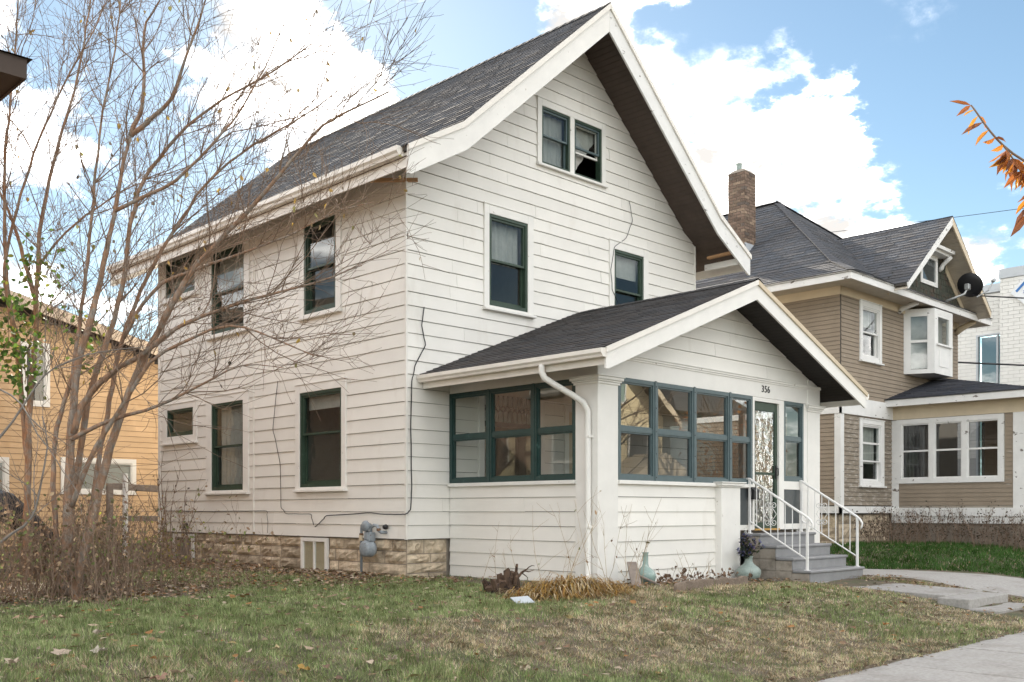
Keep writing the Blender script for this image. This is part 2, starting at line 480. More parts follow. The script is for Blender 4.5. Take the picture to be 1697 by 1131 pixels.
def gz(x, y):
    x = np.asarray(x, dtype=float); y = np.asarray(y, dtype=float)
    z = -0.09 * ss(1.5, 4.5, x) * ss(0.5, -3.0, y) * (1 - ss(9, 11, x))
    z = z + 0.24 * ss(8.8, 11.2, x) * (1 - ss(-2.2, -6.5, y)) * (1 - ss(6, 12, y))
    t = ss(-4.4, -7.55, y)
    z = z * (1 - t) - 0.358 * t
    z = z + 0.012 * np.sin(x * 1.7 + y * .6) * np.sin(y * 1.9 - x * .4) + 0.008 * np.sin(x * 4.1 + 1) * np.sin(y * 3.7)
    return z


def gzf(x, y):
    return float(gz(x, y))


def vnoise(x, y, s, seed=0):
    """cheap smooth value noise on arrays"""
    x = np.asarray(x) * s; y = np.asarray(y) * s
    xi = np.floor(x).astype(np.int64); yi = np.floor(y).astype(np.int64)
    fx = x - xi; fy = y - yi
    fx = fx * fx * (3 - 2 * fx); fy = fy * fy * (3 - 2 * fy)

    def h(a, b):
        n = (a * 374761393 + b * 668265263 + seed * 974711) & 0x7fffffff
        n = ((n ^ (n >> 13)) * 1274126177) & 0x7fffffff
        return ((n ^ (n >> 16)) & 0xffff) / 65535.0
    return (h(xi, yi) * (1 - fx) + h(xi + 1, yi) * fx) * (1 - fy) + (h(xi, yi + 1) * (1 - fx) + h(xi + 1, yi + 1) * fx) * fy


def build_ground():
    b = MB(); b.quad((-400, -400, -0.62), (400, -400, -0.62), (400, 400, -0.62), (-400, 400, -0.62))
    tag(b.build('ground', MAT['soil'], recalc=False), kind='structure')
    xs = np.concatenate([np.arange(-40, -12, 2.0), np.arange(-12, 14, 0.25), np.arange(14, 60, 2.0)])
    ys = np.concatenate([np.array([-7.66, -7.61]), np.arange(-7.5, 4, 0.25), np.arange(4, 60, 2.0)])
    X, Y = np.meshgrid(xs, ys)
    Z = gz(X, Y)
    Z[0, :] = -.42
    nx, ny = len(xs), len(ys)
    idx = np.arange(nx * ny).reshape(ny, nx)
    F = np.stack([idx[:-1, :-1], idx[:-1, 1:], idx[1:, 1:], idx[1:, :-1]], -1).reshape(-1, 4)
    tag(np_mesh('lawn_soil', np.stack([X, Y, Z], -1).reshape(-1, 3), F, MAT['soil'], smooth=True), kind='structure')
    # verge and street behind the camera
    b = MB(); b.quad((-60, -13.0, -.45), (60, -13.0, -.45), (60, -9.2, -.45), (-60, -9.2, -.45))
    tag(b.build('verge', MAT['soil'], recalc=False), kind='structure')
    b = MB(); b.quad((-90, -21.5, -.56), (90, -21.5, -.56), (90, -13.2, -.56), (-90, -13.2, -.56))
    tag(b.build('street', MAT['asphalt'], recalc=False), kind='structure')
    b = MB(); b.box(-90, 90, -13.2, -13.0, -.6, -.43)
    tag(b.build('kerb', MAT['concrete'], recalc=False), kind='structure')
    # sidewalk slabs
    base = MB(); base.box(-14, 16, -9.2, -7.6, -.5, -.40)
    sw = tag(base.build('sidewalk', MAT['oldconcrete']), kind='structure')
    rng = random.Random(3)
    x = -6.6
    while x < 12:
        w = 1.5
        m = MB(); t = rng.uniform(-.004, .004)
        m.box(x + .011, x + w - .011, -9.19, -7.45 + rng.uniform(-.02, .01), -.41, -.375 + t)
        m.build('slab', MAT['concrete'], sw, bevel=.006)
        x += w
    # front walk between the porch steps and the two low steps
    fw = MB(); fw.box(4.24, 5.6, -6.2, -4.2, -.4, -.2)
    walk = tag(fw.build('front_walk', MAT['oldconcrete']), kind='structure')
    for y0, y1, za, zb in ((-5.12, -4.06, -.118, -.092), (-6.13, -5.13, -.15, -.12)):
        m = MB()
        m.hexa([(4.28, y0, -.3), (5.58, y0, -.3), (5.58, y1, -.3), (4.28, y1, -.3), (4.28, y0, za), (5.58, y0, za), (5.58, y1, zb), (4.28, y1, zb)])
        m.build('slab', MAT['concrete'], walk, bevel=.006)
    m = MB(); m.box(4.08, 5.45, -6.52, -6.1, -.42, -.165); m.build('step', MAT['concrete'], walk, bevel=.012)
    m = MB(); m.box(4.02, 5.42, -6.90, -6.53, -.46, -.285); m.build('step', MAT['concrete'], walk, bevel=.012)
    m = MB(); m.box(3.95, 5.5, -7.59, -6.91, -.46, -.376); m.build('slab', MAT['concrete'], walk, bevel=.006)
    # side drive slab with a curved outer edge
    edge = [(6.05, -3.15), (7.3, -2.55), (8.3, -2.75), (8.75, -3.6), (8.95, -4.8), (9.2, -6.2), (9.5, -7.59), (6.2, -7.59), (6.0, -6.6), (6.02, -5.4), (5.98, -4.2)]
    dv = MB()
    dz = lambda x, y: -.085 - .29 * float(ss(-5.2, -7.5, y)) + .05 * float(ss(7.5, 9, x))
    n = len(edge)
    vv = [(x, y, dz(x, y)) for x, y in edge] + [(x, y, -.5) for x, y in edge]
    # fan of strips so the slab can follow the slope
    rows = np.linspace(-3.2, -7.59, 12)
    def span(y):
        xr = np.interp(-y, [2.55, 2.75, 3.6, 4.8, 6.2, 7.59], [7.6, 8.3, 8.75, 8.95, 9.2, 9.5])
        xl = np.interp(-y, [3.15, 4.2, 5.4, 6.6, 7.59], [6.15, 5.98, 6.02, 6.0, 6.2])
        return float(xl), float(xr)
    P, F = [], []
    rows = np.concatenate([[-2.6, -2.8], rows])
    for j, y in enumerate(rows):
        xl, xr = span(y)
        if j == 0: xl, xr = 6.9, 7.8
        if j == 1: xl, xr = 6.4, 8.3
        for i in range(7):
            x = xl + (xr - xl) * i / 6
            P.append((x, float(y), max(gzf(x, max(float(y), -7.5)) + .016, -.362) - (.06 if i in (0, 6) else 0)))
    for j in range(len(rows) - 1):
        for i in range(6):
            F.append((j * 7 + i, j * 7 + i + 1, (j + 1) * 7 + i + 1, (j + 1) * 7 + i))
    dv.add(P, F)
    tag(dv.build('driveway', MAT['concrete'], recalc=True, smooth=True), kind='structure')


build_ground()


# ------------------------------------------------------------------ wall kit
class PL:
    """a vertical wall plane: h along the wall, o outwards, z up. 'L' faces -X (h = Y), 'F' faces -Y (h = X)"""

    def __init__(self, kind, c):
        self.k, self.c = kind, c

    def p(self, h, o, z):
        return (self.c - o, h, z) if self.k == 'L' else (h, self.c - o, z)

    def box(self, mb, h0, h1, o0, o1, z0, z1):
        a, b = self.p(h0, o0, z0), self.p(h1, o1, z1)
        return mb.box(a[0], b[0], a[1], b[1], a[2], b[2])

    def quad(self, mb, h0, h1, o, z0, z1):
        q = [self.p(h0, o, z0), self.p(h1, o, z0), self.p(h1, o, z1), self.p(h0, o, z1)]
        if self.k == 'L': q = q[::-1]
        return mb.quad(*q)

    def ring(self, mb, h0, h1, z0, z1, w, o0, o1, wt=None, wb=None):
        wt = w if wt is None else wt
        wb = w if wb is None else wb
        self.box(mb, h0, h0 + w, o0, o1, z0, z1)
        self.box(mb, h1 - w, h1, o0, o1, z0, z1)
        self.box(mb, h0 + w, h1 - w, o0, o1, z0, z0 + wb)
        self.box(mb, h0 + w, h1 - w, o0, o1, z1 - wt, z1)


def cells(h0, h1, z0, z1, ops):
    """rectangles that tile [h0,h1]x[z0,z1] without the openings"""
    hs = sorted(set([h0, h1] + [min(max(v, h0), h1) for o in ops for v in (o[0], o[1])]))
    res = []
    for a, b in zip(hs[:-1], hs[1:]):
        if b - a < 1e-5: continue
        m = (a + b) / 2
        cuts = sorted([(max(o[2], z0), min(o[3], z1)) for o in ops if o[0] < m < o[1] and o[3] > z0 and o[2] < z1])
        z = z0
        for c0, c1 in cuts:
            if c0 > z + 1e-5: res.append((a, b, z, c0))
            z = max(z, c1)
        if z < z1 - 1e-5: res.append((a, b, z, z1))
    return res


def backing(name, pl, h0, h1, z0, z1, ops, mat, parent, depth=.1):
    b = MB()
    for a, c, z, w in cells(h0, h1, z0, z1, ops):
        pl.box(b, a, c, -depth, 0.0, z, w)
    return b.build(name, mat, parent, recalc=False)


def siding(parent, pl, z0, n, hfun, ops, mat, seed, e=.2032, tb=.024, tt=.008, gap=.0055, maxlen=3.66, name='plank'):
    rng = random.Random(seed)
    cnt = 0
    for k in range(n):
        zb, zt = z0 + k * e + gap, z0 + (k + 1) * e
        hb, ht = hfun(zb), hfun(zt)
        lo, hi = min(hb[0], ht[0]), max(hb[1], ht[1])
        if hi - lo < .05: continue
        joints = []
        x = lo + rng.uniform(.6, maxlen)
        while x < hi - .5:
            joints.append(x); x += maxlen * rng.uniform(.8, 1.0)
        edges = [lo] + joints + [hi]
        for a, b in zip(edges[:-1], edges[1:]):
            cs = cells(a, b, zb, zt, ops)
            # group touching cells into planks
            groups = []
            for c in cs:
                if groups and abs(groups[-1][-1][1] - c[0]) < 1e-4 and min(groups[-1][-1][3], c[3]) - max(groups[-1][-1][2], c[2]) > .01:
                    groups[-1].append(c)
                else:
                    groups.append([c])
            off = rng.uniform(-.0012, .0012)
            for g in groups:
                mb = MB()
                for i, (h0, h1, c0, c1) in enumerate(g):
                    def th(z): return tb + (tt - tb) * (z - zb) / (zt - zb) + off
                    g0 = .0015 if (i == 0 and a != lo) else 0
                    g1 = .0015 if (i == len(g) - 1 and b != hi) else 0
                    # slanted ends where the gable cuts the course
                    def lim(z, h):
                        l = hfun(z); return min(max(h, l[0]), l[1])
                    q = [lim(c0, h0 + g0), lim(c0, h1 - g1), lim(c1, h1 - g1), lim(c1, h0 + g0)]
                    if max(q[1] - q[0], q[2] - q[3]) < .012: continue
                    j0, j1 = rng.uniform(-.0025, .0025), rng.uniform(-.0025, .0025)
                    mb.hexa([pl.p(q[0], 0, c0 + j0), pl.p(q[1], 0, c0 + j1), pl.p(q[1], th(c0), c0 + j1), pl.p(q[0], th(c0), c0 + j0),
                             pl.p(q[3], 0, c1), pl.p(q[2], 0, c1), pl.p(q[2], th(c1), c1), pl.p(q[3], th(c1), c1)])
                if mb.v:
                    mb.build(name, mat, parent); cnt += 1
    return cnt


def window(parent, pl, cas, fr, style='hung', frame='green', casing='trim', pane='glass', split=.5, sillw=.05, shade=None, label=None, two=None, jam=.045):
    """cas/fr: (h0,h1,z0,z1) of the casing outside and the sash frame"""
    c0, c1, cz0, cz1 = cas
    f0, f1, z0, z1 = fr
    b = MB()
    pl.box(b, c0, f0, 0, .042, cz0 + .03, cz1)
    pl.box(b, f1, c1, 0, .042, cz0 + .03, cz1)
    pl.box(b, f0, f1, 0, .041, z1, cz1)
    if z0 > cz0 + .03: pl.box(b, f0, f1, 0, .041, cz0 + .03, z0)
    w = b.build('window', MAT[casing], parent, bevel=.004)
    if label: w['label'] = label
    s = MB(); pl.box(s, c0 - .02, c1 + .02, 0, .042 + sillw, cz0 - .008, cz0 + .03); s.build('sill', MAT[casing], w, bevel=.004)
    s = MB(); pl.box(s, c0 - .01, c1 + .01, 0, .055, cz1, cz1 + .022); s.build('drip_cap', MAT[casing], w, bevel=.004)
    fm = MB()
    pl.ring(fm, f0, f1, z0, z1, jam, -.09, .026, wb=jam * 1.35)
    fm.build('frame', MAT[frame], w)
    i0, i1, y0, y1 = f0 + jam, f1 - jam, z0 + jam * 1.35, z1 - jam
    if style == 'hung':
        zm = y0 + (y1 - y0) * split
        a = MB(); pl.ring(a, i0, i1, zm - .018, y1, .034, -.045, .006); a.build('upper_sash', MAT[frame], w)
        a = MB(); pl.ring(a, i0, i1, y0, zm + .018, .034, -.085, -.047, wb=.05); a.build('lower_sash', MAT[frame], w)
        g = MB(); pl.quad(g, i0 + .03, i1 - .03, -.02, zm, y1 - .03); g.build('pane', MAT[pane], w, recalc=False)
        g = MB(); pl.quad(g, i0 + .03, i1 - .03, -.066, y0 + .04, zm); g.build('pane', MAT[pane], w, recalc=False)
    else:
        a = MB(); pl.ring(a, i0, i1, y0, y1, .03, -.05, 0); a.build('sash', MAT[frame], w)
        g = MB(); pl.quad(g, i0 + .025, i1 - .025, -.025, y0 + .025, y1 - .025); g.build('pane', MAT[pane], w, recalc=False)
    if shade:
        kind, frac = shade
        zt = y1 - (y1 - y0) * frac
        s = MB()
        if kind == 'blind':
            pl.box(s, i0, i1, -.125, -.118, zt, y1)
        else:
            n = 22
            P = []
            for i in range(n + 1):
                h = i0 + (i1 - i0) * i / n
                P.append((h, -.15 + .018 * math.sin(i * 1.9) + .008 * math.sin(i * .7)))
            for (ha, oa), (hb_, ob) in zip(P[:-1], P[1:]):
                s.add([pl.p(ha, oa, zt), pl.p(hb_, ob, zt), pl.p(hb_, ob, y1), pl.p(ha, oa, y1)], [(0, 1, 2, 3)])
        s.build(kind, MAT['curtain'], w, recalc=False)
    return w


def shingles(mb, O, U, V, poly, e=.14, tab=.32, base=(.080, .080, .085), vr=.10, seed=0, lift=.013, warm=.06):
    """rows of asphalt tabs on a convex roof polygon given in (u, v) from O along unit U (eave) and V (up the slope)"""
    rng = random.Random(seed)
    O, U, V = Vector(O), Vector(U).normalized(), Vector(V).normalized()
    Nn = U.cross(V).normalized()
    if Nn.z < 0: Nn = -Nn
    vmin = min(p[1] for p in poly); vmax = max(p[1] for p in poly)

    def span(v):
        v = min(max(v, vmin + 1e-5), vmax - 1e-5)
        xs = []
        for (a, b), (c, d) in zip(poly, poly[1:] + poly[:1]):
            if (b - v) * (d - v) <= 0 and abs(b - d) > 1e-9:
                xs.append(a + (c - a) * (v - b) / (d - b))
        return (min(xs), max(xs)) if xs else (0, 0)
    n = int(math.ceil((vmax - vmin) / e))
    for i in range(n):
        v0, v1 = vmin + i * e, min(vmin + (i + 1) * e + .012, vmax)
        s0, s1 = span(v0), span(v1)
        lo, hi = min(s0[0], s1[0]), max(s0[1], s1[1])
        u = lo - rng.uniform(0, tab)
        rowc = rng.uniform(.94, 1.06)
        while u < hi:
            w = tab * rng.uniform(.8, 1.15)
            ua, ub = u + .003, u + w - .003
            u += w
            a0, b0 = max(ua, s0[0]), min(ub, s0[1])
            a1, b1 = max(ua, s1[0]), min(ub, s1[1])
            if b0 - a0 < .004 and b1 - a1 < .004: continue
            if b0 < a0: a0 = b0 = min(max((a0 + b0) / 2, s0[0]), s0[1])
            if b1 < a1: a1 = b1 = min(max((a1 + b1) / 2, s1[0]), s1[1])
            h = lift * rng.uniform(.7, 1.3)
            t = rng.uniform(1 - vr, 1 + vr) * rowc
            wm = rng.uniform(-warm, warm)
            mb.col = (base[0] * t * (1 + wm), base[1] * t, base[2] * t * (1 - wm))
            pt = lambda a, v, k: tuple(O + U * a + V * v + Nn * k)
            dj = rng.uniform(-.006, .006)
            mb.add([pt(a0, v0 + dj, 0), pt(b0, v0 + dj, 0), pt(b0, v0 + dj, h), pt(a0, v0 + dj, h), pt(b1, v1, .003), pt(a1, v1, .003)],
                   [(0, 1, 2, 3), (3, 2, 4, 5)])


def stones(parent, pl, h0, h1, z0, z1, rows, mat, seed, ops=(), lw=(.30, .95), proud=.062):
    rng = random.Random(seed)
    z = z0
    hts = [(z1 - z0) / rows * rng.uniform(.78, 1.22) for _ in range(rows)]
    s = sum(hts); hts = [h * (z1 - z0) / s for h in hts]
    for r_, ht in enumerate(hts):
        h = h0
        while h < h1 - .02:
            w = min(rng.uniform(*lw), h1 - h)
            if h1 - h - w < .15: w = h1 - h
            for (a, b, c, d) in cells(h, h + w, z, z + ht, ops):
                if b - a < .05 or d - c < .05: continue
                nx, nz = 6, 4
                vv, ff = [], []
                for j in range(nz + 1):
                    for i in range(nx + 1):
                        u, v = i / nx, j / nz
                        ed = min(u, 1 - u, v * 1.2, (1 - v) * 1.2)
                        o = .004 + proud * min(1, ed * 3.5) * rng.uniform(.25, 1.0)
                        jx = rng.uniform(-.008, .008) if 0 < i < nx else 0
                        vv.append(pl.p(a + .006 + (b - a - .012) * u + jx, o, c + .006 + (d - c - .012) * v))
                for j in range(nz):
                    for i in range(nx):
                        q = (j * (nx + 1) + i, j * (nx + 1) + i + 1, (j + 1) * (nx + 1) + i + 1, (j + 1) * (nx + 1) + i)
                        ff.append(q if pl.k == 'F' else q[::-1])
                mb = MB(); mb.add(vv, ff)
                # short returns into the mortar
                per = [i for i in range(nx + 1)] + [j * (nx + 1) + nx for j in range(1, nz + 1)] + [nz * (nx + 1) + i for i in range(nx - 1, -1, -1)] + [j * (nx + 1) for j in range(nz - 1, 0, -1)]
                mb.build('stone', mat, parent, recalc=False)
            h += w
        z += ht


def path(rng, p, d, L, n, wig, up, droop=0.0):
    pts = [Vector(p)]
    d = Vector(d).normalized()
    for i in range(n):
        d = (d + Vector((rng.gauss(0, wig), rng.gauss(0, wig), rng.gauss(0, wig) + up - droop * i / n))).normalized()
        pts.append(pts[-1] + d * (L / n))
    return pts


def resample(pts, step):
    out = []
    P = [Vector(p) for p in pts]
    for i in range(len(P) - 1):
        p0, p1, p2, p3 = P[max(i - 1, 0)], P[i], P[i + 1], P[min(i + 2, len(P) - 1)]
        n = max(2, int((p2 - p1).length / step))
        for k in range(n):
            t = k / n
            out.append(.5 * ((2 * p1) + (p2 - p0) * t + (2 * p0 - 5 * p1 + 4 * p2 - p3) * t * t + (3 * p1 - p0 - 3 * p2 + p3) * t ** 3))
    out.append(P[-1])
    return out




# ------------------------------------------------------------------ the white house
HL, HF = PL('L', 0.0), PL('F', 0.0)
W_, D_ = 7.23, 8.05
RID, EAV, KNK = (3.615, 9.42), (-.64, 6.0), (.35, 6.57)
SOF = .16


def roof_z(x):
    x = min(x, W_ - x)
    if x < KNK[0]: return EAV[1] + (x - EAV[0]) * (KNK[1] - EAV[1]) / (KNK[0] - EAV[0])
    return KNK[1] + (x - KNK[0]) * (RID[1] - KNK[1]) / (RID[0] - KNK[0])


def gable_span(z, s=SOF - .05):
    z = z + s
    if z <= roof_z(0): return (0.0, W_)
    if z <= KNK[1]: x = EAV[0] + (z - EAV[1]) * (KNK[0] - EAV[0]) / (KNK[1] - EAV[1])
    else: x = KNK[0] + (z - KNK[1]) * (RID[0] - KNK[0]) / (RID[1] - KNK[1])
    x = min(x, W_ / 2)
    return (x, W_ - x)


house = thing('white_house', (3.6, 4, 0), 'white two-storey house with steep gable roof, green window frames and enclosed front porch', 'house')

LW = [  # left wall: casing, frame, options
    ((1.62, 2.82, 4.15, 5.84), (1.76, 2.67, 4.23, 5.71), {}),
    ((4.44, 6.0, 4.21, 5.95), (4.62, 5.82, 4.29, 5.80), dict(shade=('blind', .42))),
    ((6.35, 7.86, 5.15, 6.06), (6.47, 7.70, 5.25, 5.95), dict(style='fixed', shade=('curtain', .7))),
    ((1.48, 2.93, 1.30, 3.07), (1.60, 2.80, 1.37, 2.94), dict(split=.56, pane='glass_old', shade=('blind', .16))),
    ((4.46, 6.03, 1.29, 3.12), (4.65, 5.82, 1.36, 2.98), dict(pane='glass_old', shade=('curtain', .97))),
    ((6.40, 7.84, 2.30, 3.10), (6.54, 7.65, 2.46, 2.99), dict(style='fixed')),
]
FW = [
    ((1.535, 2.65, 4.17, 5.84), (1.645, 2.515, 4.245, 5.70), dict(shade=('curtain', .5))),
    ((4.605, 5.73, 4.17, 5.84), (4.735, 5.585, 4.245, 5.70), dict(shade=('blind', .3))),
]
ATT = (2.745, 4.495, 6.745, 7.865)
lops_c = [w[0] for w in LW]; lops_f = [w[1] for w in LW]
PDOOR = (3.42, 4.38, .64, 2.78)     # house door inside the porch
PWIN = (1.42, 2.92, 1.25, 3.04)     # leaded window inside the porch
fops_c = [w[0] for w in FW] + [ATT, PDOOR, PWIN]
fops_f = [w[1] for w in FW] + [(2.85, 4.39, 6.79, 7.75), (3.52, 4.28, .66, 2.70), (1.54, 2.80, 1.36, 2.96)]

wl = backing('side_wall', HL, .1, D_, .562, 6.2, lops_f, MAT['backing'], house)
siding(wl, HL, .56, 28, lambda z: (-.008, D_), lops_c, MAT['siding'], 11)
# front wall: rectangular part plus the gable in thin bands
bw = MB()
for a, c, z, w in cells(0, W_, .562, 6.2, fops_f):
    HF.box(bw, a, c, -.1, 0, z, w)
zz = 6.2
while zz < 9.3:
    s = gable_span(zz + .05, .10)
    for a, c, z, w in cells(s[0], s[1], zz, zz + .1, fops_f):
        HF.box(bw, a, c, -.1, 0, z, w)
    zz += .1
wf = bw.build('front_wall', MAT['backing'], house, recalc=False)
siding(wf, HF, .56, 43, lambda z: gable_span(z, SOF - .04), fops_c, MAT['siding'], 12)
# far walls, floors and partitions
b = MB(); b.box(W_ - .1, W_, .1, D_, .5, 6.25); b.box(.1, W_ - .1, D_ - .1, D_, .5, 6.25)
z = 6.25
while z < 9.2:
    s = gable_span(z + .05, .1); b.box(s[0], s[1], D_ - .1, D_, z, z + .1); z += .1
b.build('rear_wall', MAT['siding'], house, recalc=False)
b = MB(); b.box(.1, W_ - .1, .1, D_ - .1, .5, .58); b.box(.1, W_ - .1, .1, D_ - .1, 3.3, 3.4); b.box(.1, W_ - .1, .1, D_ - .1, 6.1, 6.18)
b.build('interior_floor', MAT['floorwood'], house, recalc=False)
b = MB(); b.box(3.0, 3.1, .1, D_ - .1, .58, 6.1); b.box(.1, W_ - .1, 3.3, 3.4, .58, 6.1); b.box(.1, 3.0, 6.1, 6.2, .58, 6.1); b.box(1.6, 5.6, 2.6, 2.7, 6.18, 7.4)
b.build('interior_wall', MAT['plaster'], house, recalc=False)
# corner board strips
for bx_ in ((-.027, .004, -.03, .01, .555, 6.2), (-.028, .02, D_ - .09, D_ + .01, .3, 6.2), (W_ - .01, W_ + .02, -.028, .01, .56, 6.2)):
    b = MB(); b.box(*bx_); b.build('corner_board', MAT['siding'], house)
b = MB(); HL.box(b, 4.29, 4.315, .0, .034, .57, 6.15)
b.build('joint_strip', MAT['siding'], house)

for i, (c, f, kw) in enumerate(LW):
    window(house, HL, c, f, **kw)
for i, (c, f, kw) in enumerate(FW):
    window(house, HF, c, f, **kw)
# attic pair
b = MB()
HF.box(b, ATT[0], 2.85, 0, .042, ATT[2] + .03, ATT[3]); HF.box(b, 4.39, ATT[1], 0, .042, ATT[2] + .03, ATT[3])
HF.box(b, 2.85, 4.39, 0, .041, 7.75, ATT[3]); HF.box(b, 3.55, 3.66, -.05, .042, ATT[2] + .03, 7.75)
att = b.build('window', MAT['trim'], house, bevel=.004)
att['label'] = 'paired attic window high in the gable, right lower sash raised'
b = MB(); HF.box(b, ATT[0] - .02, ATT[1] + .02, 0, .085, ATT[2] - .01, ATT[2] + .03); b.build('sill', MAT['trim'], att, bevel=.004)
b = MB(); HF.box(b, ATT[0] - .01, ATT[1] + .01, 0, .055, ATT[3], ATT[3] + .022); b.build('drip_cap', MAT['trim'], att, bevel=.004)
for k, (h0, h1) in enumerate(((2.85, 3.55), (3.66, 4.39))):
    b = MB(); HF.ring(b, h0, h1, 6.79, 7.75, .038, -.08, .025); b.build('frame', MAT['green'], att)
    zm = 7.29
    b = MB(); HF.ring(b, h0 + .038, h1 - .038, zm - .02, 7.712, .03, -.04, .004); b.build('upper_sash', MAT['skysheen'], att)
    g = MB(); HF.quad(g, h0 + .06, h1 - .06, -.02, zm, 7.69); g.build('pane', MAT['glass'], att, recalc=False)
    if k == 0:
        b = MB(); HF.ring(b, h0 + .038, h1 - .038, 6.828, zm + .02, .03, -.078, -.042); b.build('lower_sash', MAT['skysheen'], att)
        g = MB(); HF.quad(g, h0 + .06, h1 - .06, -.06, 6.85, zm); g.build('pane', MAT['glass'], att, recalc=False)
    else:
        b = MB(); HF.ring(b, h0 + .038, h1 - .038, 7.2, 7.7, .03, -.078, -.042); b.build('lower_sash', MAT['trim_clean'], att)
    s = MB()
    n = 16
    for i in range(n):
        ha = h0 + .04 + (h1 - h0 - .08) * i / n; hb = h0 + .04 + (h1 - h0 - .08) * (i + 1) / n
        oa, ob = -.14 + .015 * math.sin(i * 1.7), -.14 + .015 * math.sin((i + 1) * 1.7)
        # left one hangs straight, right one is drawn aside
        za = 6.8 if k == 0 else 6.85 + .8 * max(0, (i / n - .15))
        zb_ = 6.8 if k == 0 else 6.85 + .8 * max(0, ((i + 1) / n - .15))
        s.add([HF.p(ha, oa, za), HF.p(hb, ob, zb_), HF.p(hb, ob, 7.71), HF.p(ha, oa, 7.71)], [(0, 1, 2, 3)])
    s.build('curtain', MAT['curtain'], att, recalc=False)

# foundation of rough limestone
b = MB(); b.box(.035, .3, .035, D_ - .03, -.5, .555); b.box(.3, W_ - .03, .035, .3, -.5, .555); b.box(W_ - .3, W_ - .03, .3, D_, -.5, .5)
fnd = b.build('foundation', MAT['mortar'], house, recalc=False)
VENT = (6.58, 7.42, -.12, .53); BWIN = (2.02, 2.78, -.05, .54)
stones(fnd, PL('L', .035), .03, D_ - .05, -.16, .553, 4, MAT['stone'], 21, ops=[VENT, BWIN])
stones(fnd, PL('F', .035), .03, .81, -.16, .553, 4, MAT['stone'], 22)
pl = PL('L', .02)
b = MB(); pl.ring(b, *VENT[:2], VENT[2], VENT[3], .07, 0, .045); v = b.build('cellar_hatch', MAT['trim'], house)
b = MB(); pl.box(b, VENT[0] + .07, 6.995, 0, .022, VENT[2] + .06, VENT[3] - .06); pl.box(b, 7.005, VENT[1] - .07, 0, .024, VENT[2] + .06, VENT[3] - .06); b.build('panel', MAT['wood_grey'], v)
b = MB(); pl.ring(b, *BWIN[:2], BWIN[2], BWIN[3], .06, 0, .05); pl.box(b, 2.385, 2.425, 0, .04, BWIN[2] + .05, BWIN[3] - .05); v = b.build('cellar_window', MAT['trim'], house)
for h0, h1 in ((2.08, 2.385), (2.425, 2.72)):
    g = MB(); pl.quad(g, h0, h1, .02, BWIN[2] + .05, BWIN[3] - .05); g.build('pane', MAT['glass_old'], v, recalc=False)
b = MB(); pl.box(b, 2.42, 2.72, .004, .012, BWIN[2] + .05, BWIN[3] - .05); pl.box(b, 2.08, 2.38, .004, .010, BWIN[2] + .05, BWIN[3] - .05); b.build('blind', MAT['cream'], v)

# main roof: deck, shingles, barge boards, soffits, gutter
YF, YB = -.83, D_ + .8
for side in (0, 1):
    mx = (lambda x: x) if side == 0 else (lambda x: W_ - x)
    d = MB()
    pts = [(EAV[0] - .03, EAV[1] - .017), KNK, RID]
    low = [(p[0], p[1] - .07) for p in pts][::-1]
    d.prism([(mx(x), YF, z - .004) for x, z in pts + low], (0, YB - YF, 0))
    rf = d.build('roof', MAT['backing'], house)
    s = MB()
    for (a, bb), sd_ in (((EAV, KNK), 1), ((KNK, RID), 2)):
        V = Vector((mx(bb[0]) - mx(a[0]), 0, bb[1] - a[1])); ln = V.length
        a2 = (a[0] - (.05 if sd_ == 1 else 0), a[1] - (.029 if sd_ == 1 else 0))
        ln2 = ln + (.058 if sd_ == 1 else 0)
        shingles(s, (mx(a2[0]), YF - .05, a2[1]), (0, 1, 0), V, [(0, 0), (YB - YF + .1, 0), (YB - YF + .1, ln2), (0, ln2)], seed=30 + sd_ + 5 * side)
    s.build('shingles', MAT['shingle'], rf, recalc=False, kind='stuff')
# ridge caps
s = MB(); rng = random.Random(8)
y = YF - .05
while y < YB:
    t = rng.uniform(.7, 1.2); s.col = (.08 * t, .08 * t, .085 * t)
    for sg in (-1, 1):
        s.add([(3.615, y, 9.445), (3.615, y + .3, 9.437), (3.615 + sg * .16, y + .3, 9.30), (3.615 + sg * .16, y, 9.312)], [(0, 1, 2, 3)])
    y += .2
s.build('ridge_cap', MAT['shingle'], house, recalc=False, kind='stuff')
for side in (0, 1):
    mx = (lambda x: x) if side == 0 else (lambda x: W_ - x)
    for (ya, yb) in ((YF - .035, YF), (YB, YB + .035)):
        front = ya < 0
        poly = [(-.655, 5.985), (.35, 6.558), (3.612, 9.405), (3.612, 8.955), (.44, 6.195), (-.60, 5.60), (-.655, 5.60)]
        b = MB(); b.prism([(mx(x), ya, z) for x, z in poly], (0, yb - ya, 0))
        bg = b.build('barge_board', MAT['peel' if side else 'trim'], house)
        st = MB()
        up = [(-.67, 5.992), (.35, 6.573), (3.612, 9.42)]
        dn = [(3.612, 9.325), (.375, 6.495), (-.67, 5.91)]
        st.prism([(mx(x), ya - (.028 if front else -.028), z) for x, z in up + dn], (0, .03, 0))
        st.build('top_moulding', MAT['gutter'], bg)
